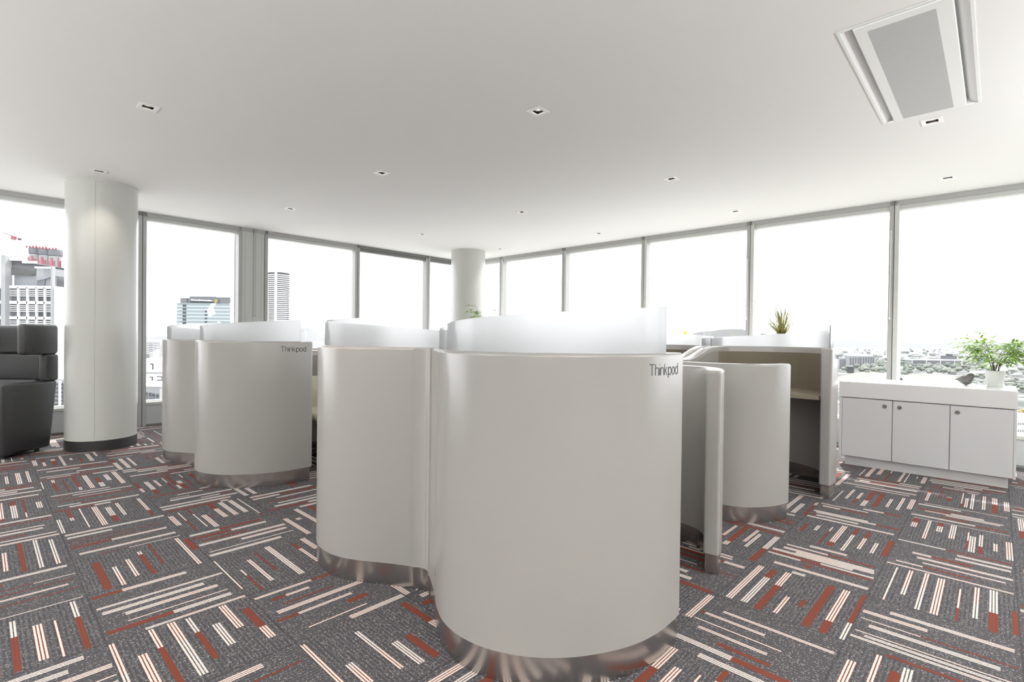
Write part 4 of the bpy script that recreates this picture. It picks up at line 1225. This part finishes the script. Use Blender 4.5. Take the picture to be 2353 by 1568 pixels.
# hazy blocks of the inner suburbs, left window
rnd = random.Random(12)
blk = [(333, 340, 786, 'pale'), (341, 350, 787, 'grey'), (353, 361, 786, 'pale'), (363, 369, 797, 'offwhite'), (370, 377, 791, 'pale'), (378, 386, 801, 'offwhite'), (387, 395, 794, 'pale'), (396, 404, 789, 'grey'), (344, 352, 808, 'offwhite'), (366, 374, 810, 'pale'), (380, 390, 812, 'offwhite'), (356, 364, 803, 'offwhite')]
for k, (a, b, y, c) in enumerate(blk):
    D = 900 - 40 * k
    T = Bld('apartment_block', 'hazy %s block %s in the distant suburb, left window' % ('grey striped' if c == 'grey' else 'pale', ['at the window edge', 'tallest of the near pair', 'slim beside the striped one', 'low in the gap', 'of middle height', 'low and broad', 'right of the middle', 'nearest the pods', 'in front, left', 'in front, middle', 'in front, right', 'in front, centre left'][k]), D, a, b)
    T.part('wall', [(0, T.w, 0, T.w, 0, T.z(y, a))], X[c])
    T.part('floor_line', [(-0.1, T.w + 0.1, -0.2, T.w * 0.5, T.z(y + 2 + 4 * j, a) - 0.6, T.z(y + 2 + 4 * j, a) + 0.6) for j in range(7)], X['white'])
# buildings past the right windows
T = Bld('apartment_block', 'white apartment block with dark vertical bays beyond the playing field', 1210, 1953, 2011)
T.part('wall', [(0, T.w, 0, 18, 0, T.z(818.5, 1980))], X['offwhite'])
T.part('window_bay', [(T.w * q, T.w * (q + 0.045), -0.8, 0.2, 2, T.z(820.5 + (1 - q) * 2, 1980)) for q in (0.02, 0.12, 0.22, 0.33, 0.42, 0.53, 0.63, 0.73, 0.83, 0.92)], X['grey'])
T.part('roof', [(T.w * 0.05, T.w * 0.95, 2, 15, T.z(818.5, 1980), T.z(816.5, 1980))], X['white'])
T = Bld('apartment_block', 'small white block left of the bayed apartment block', 1150, 1926, 1945)
T.part('wall', [(0, T.w, 0, 18, 0, T.z(823, 1935))], X['offwhite'])
T.part('window_bay', [(T.w * q, T.w * (q + 0.09), -0.8, 0.2, 2, T.z(826, 1935)) for q in (0.3, 0.5, 0.7, 0.86)], X['grey'])
T = Bld('pavilion', 'small dark box-like pavilion among the trees by the playing field', 1000, 1953, 1963)
T.part('wall', [(0, T.w, 0, 8, 0, T.z(844, 1958))], X['mid'])
T.part('roof', [(-0.4, T.w + 0.4, -0.4, 8.4, T.z(844, 1958), T.z(842.6, 1958))], X['grey'])
T = Bld('long_building', 'long white low building with evenly spaced windows above the tree belt', 1270, 2096, 2212)
T.part('wall', [(0, T.w, 0, 22, 0, T.z(828.5, 2150))], X['pale'])
T.part('roof', [(-1, T.w + 1, -1, 23, T.z(828.5, 2150), T.z(826.6, 2150))], X['white'])
T.part('window', [(T.w * (0.02 + k * 0.028), T.w * (0.02 + k * 0.028) + 1.9, -0.5, 0.2, T.z(836, 2150), T.z(830, 2150)) for k in range(34)], X['grey'])
T.part('pier', [(T.w * q, T.w * q + 1.4, -0.9, 0.2, 0, T.z(828, 2150)) for q in (0.0, 0.28, 0.56, 0.84, 0.985)], X['white'])
T = Bld('tower_block', 'grey square block standing behind the long white building', 1330, 2177, 2200)
T.part('wall', [(0, T.w, 0, 20, 0, T.z(818, 2188))], X['grey'])
T.part('roof', [(T.w * 0.3, T.w * 0.7, 4, 14, T.z(818, 2188), T.z(815, 2188))], X['mid'])
T = Bld('white_building', 'white building with rows of small windows at the right edge, below the credenza top', 330, 2322, 2420)
T.part('wall', [(0, T.w, 0, 20, 0, T.z(958, 2340))], X['white'])
T.part('window', [(T.x(2338 + 5.2 * k), T.x(2338 + 5.2 * k + 2.6), -0.3, 0.1, T.z(y + 5, 2340), T.z(y, 2340)) for k in range(12) for y in (972, 988, 1004)], X['pale'])
random.seed(7)
#@@EXT1

# ------------------------------------------------------------------ light
w = bpy.data.worlds.new('world'); SC.world = w; w.use_nodes = True
nt = w.node_tree; nt.nodes.clear()
bg = nt.nodes.new('ShaderNodeBackground'); ow = nt.nodes.new('ShaderNodeOutputWorld')
bg.inputs[0].default_value = (0.955, 0.975, 1.0, 1); bg.inputs[1].default_value = 4.0
nt.links.new(bg.outputs[0], ow.inputs[0])
sd = bpy.data.lights.new('sun', 'SUN'); sd.energy = 12.0; sd.angle = math.radians(1.5); sd.color = (1.0, 0.95, 0.88)
so = bpy.data.objects.new('sun', sd); COL.objects.link(so)
dirv = (W(-1.0, -0.35) + Vector((0, 0, -1.45))).normalized()
so.rotation_euler = dirv.to_track_quat('-Z', 'Y').to_euler()
for i, (b, a) in enumerate(DL + DLX):
    ld = bpy.data.lights.new('downlight_beam', 'SPOT'); ld.energy = 14; ld.spot_size = math.radians(95); ld.spot_blend = 0.8; ld.shadow_soft_size = 0.03; ld.color = (1.0, 0.89, 0.76)
    lo = bpy.data.objects.new('downlight_beam', ld); COL.objects.link(lo); lo.location = W(b, a, ZC - 0.012)
    if i >= 13: ld.energy = 70; ld.spot_size = math.radians(64); ld.spot_blend = 1.0  # added unseen beams, stronger and narrower, for the lower pod fronts
# unseen upward area lamps, added out of view to brighten the ceiling
for b, a, e in ((-2.6, -1.6, 165), (-2.8, 2.4, 165), (0.4, -2.2, 165), (-2.6, 5.4, 120), (4.0, -2.4, 165)):
    ld = bpy.data.lights.new('added_ceiling_fill', 'AREA'); ld.shape = 'SQUARE'; ld.size = 0.9; ld.energy = e; ld.color = (0.985, 1.0, 0.985)
    lo = bpy.data.objects.new('added_ceiling_fill', ld); COL.objects.link(lo); lo.location = W(b, a, 1.75); lo.rotation_euler = (PI, 0, 0)

SC.view_settings.view_transform = 'Standard'
SC.view_settings.look = 'None'
SC.view_settings.exposure = 0.43
SC.view_settings.gamma = 1.18
SC.cycles.max_bounces = 10
SC.cycles.diffuse_bounces = 6
SC.cycles.glossy_bounces = 4
SC.cycles.transparent_max_bounces = 16
SC.cycles.sample_clamp_indirect = 6.0
SC.cycles.caustics_reflective = False
SC.cycles.caustics_refractive = False
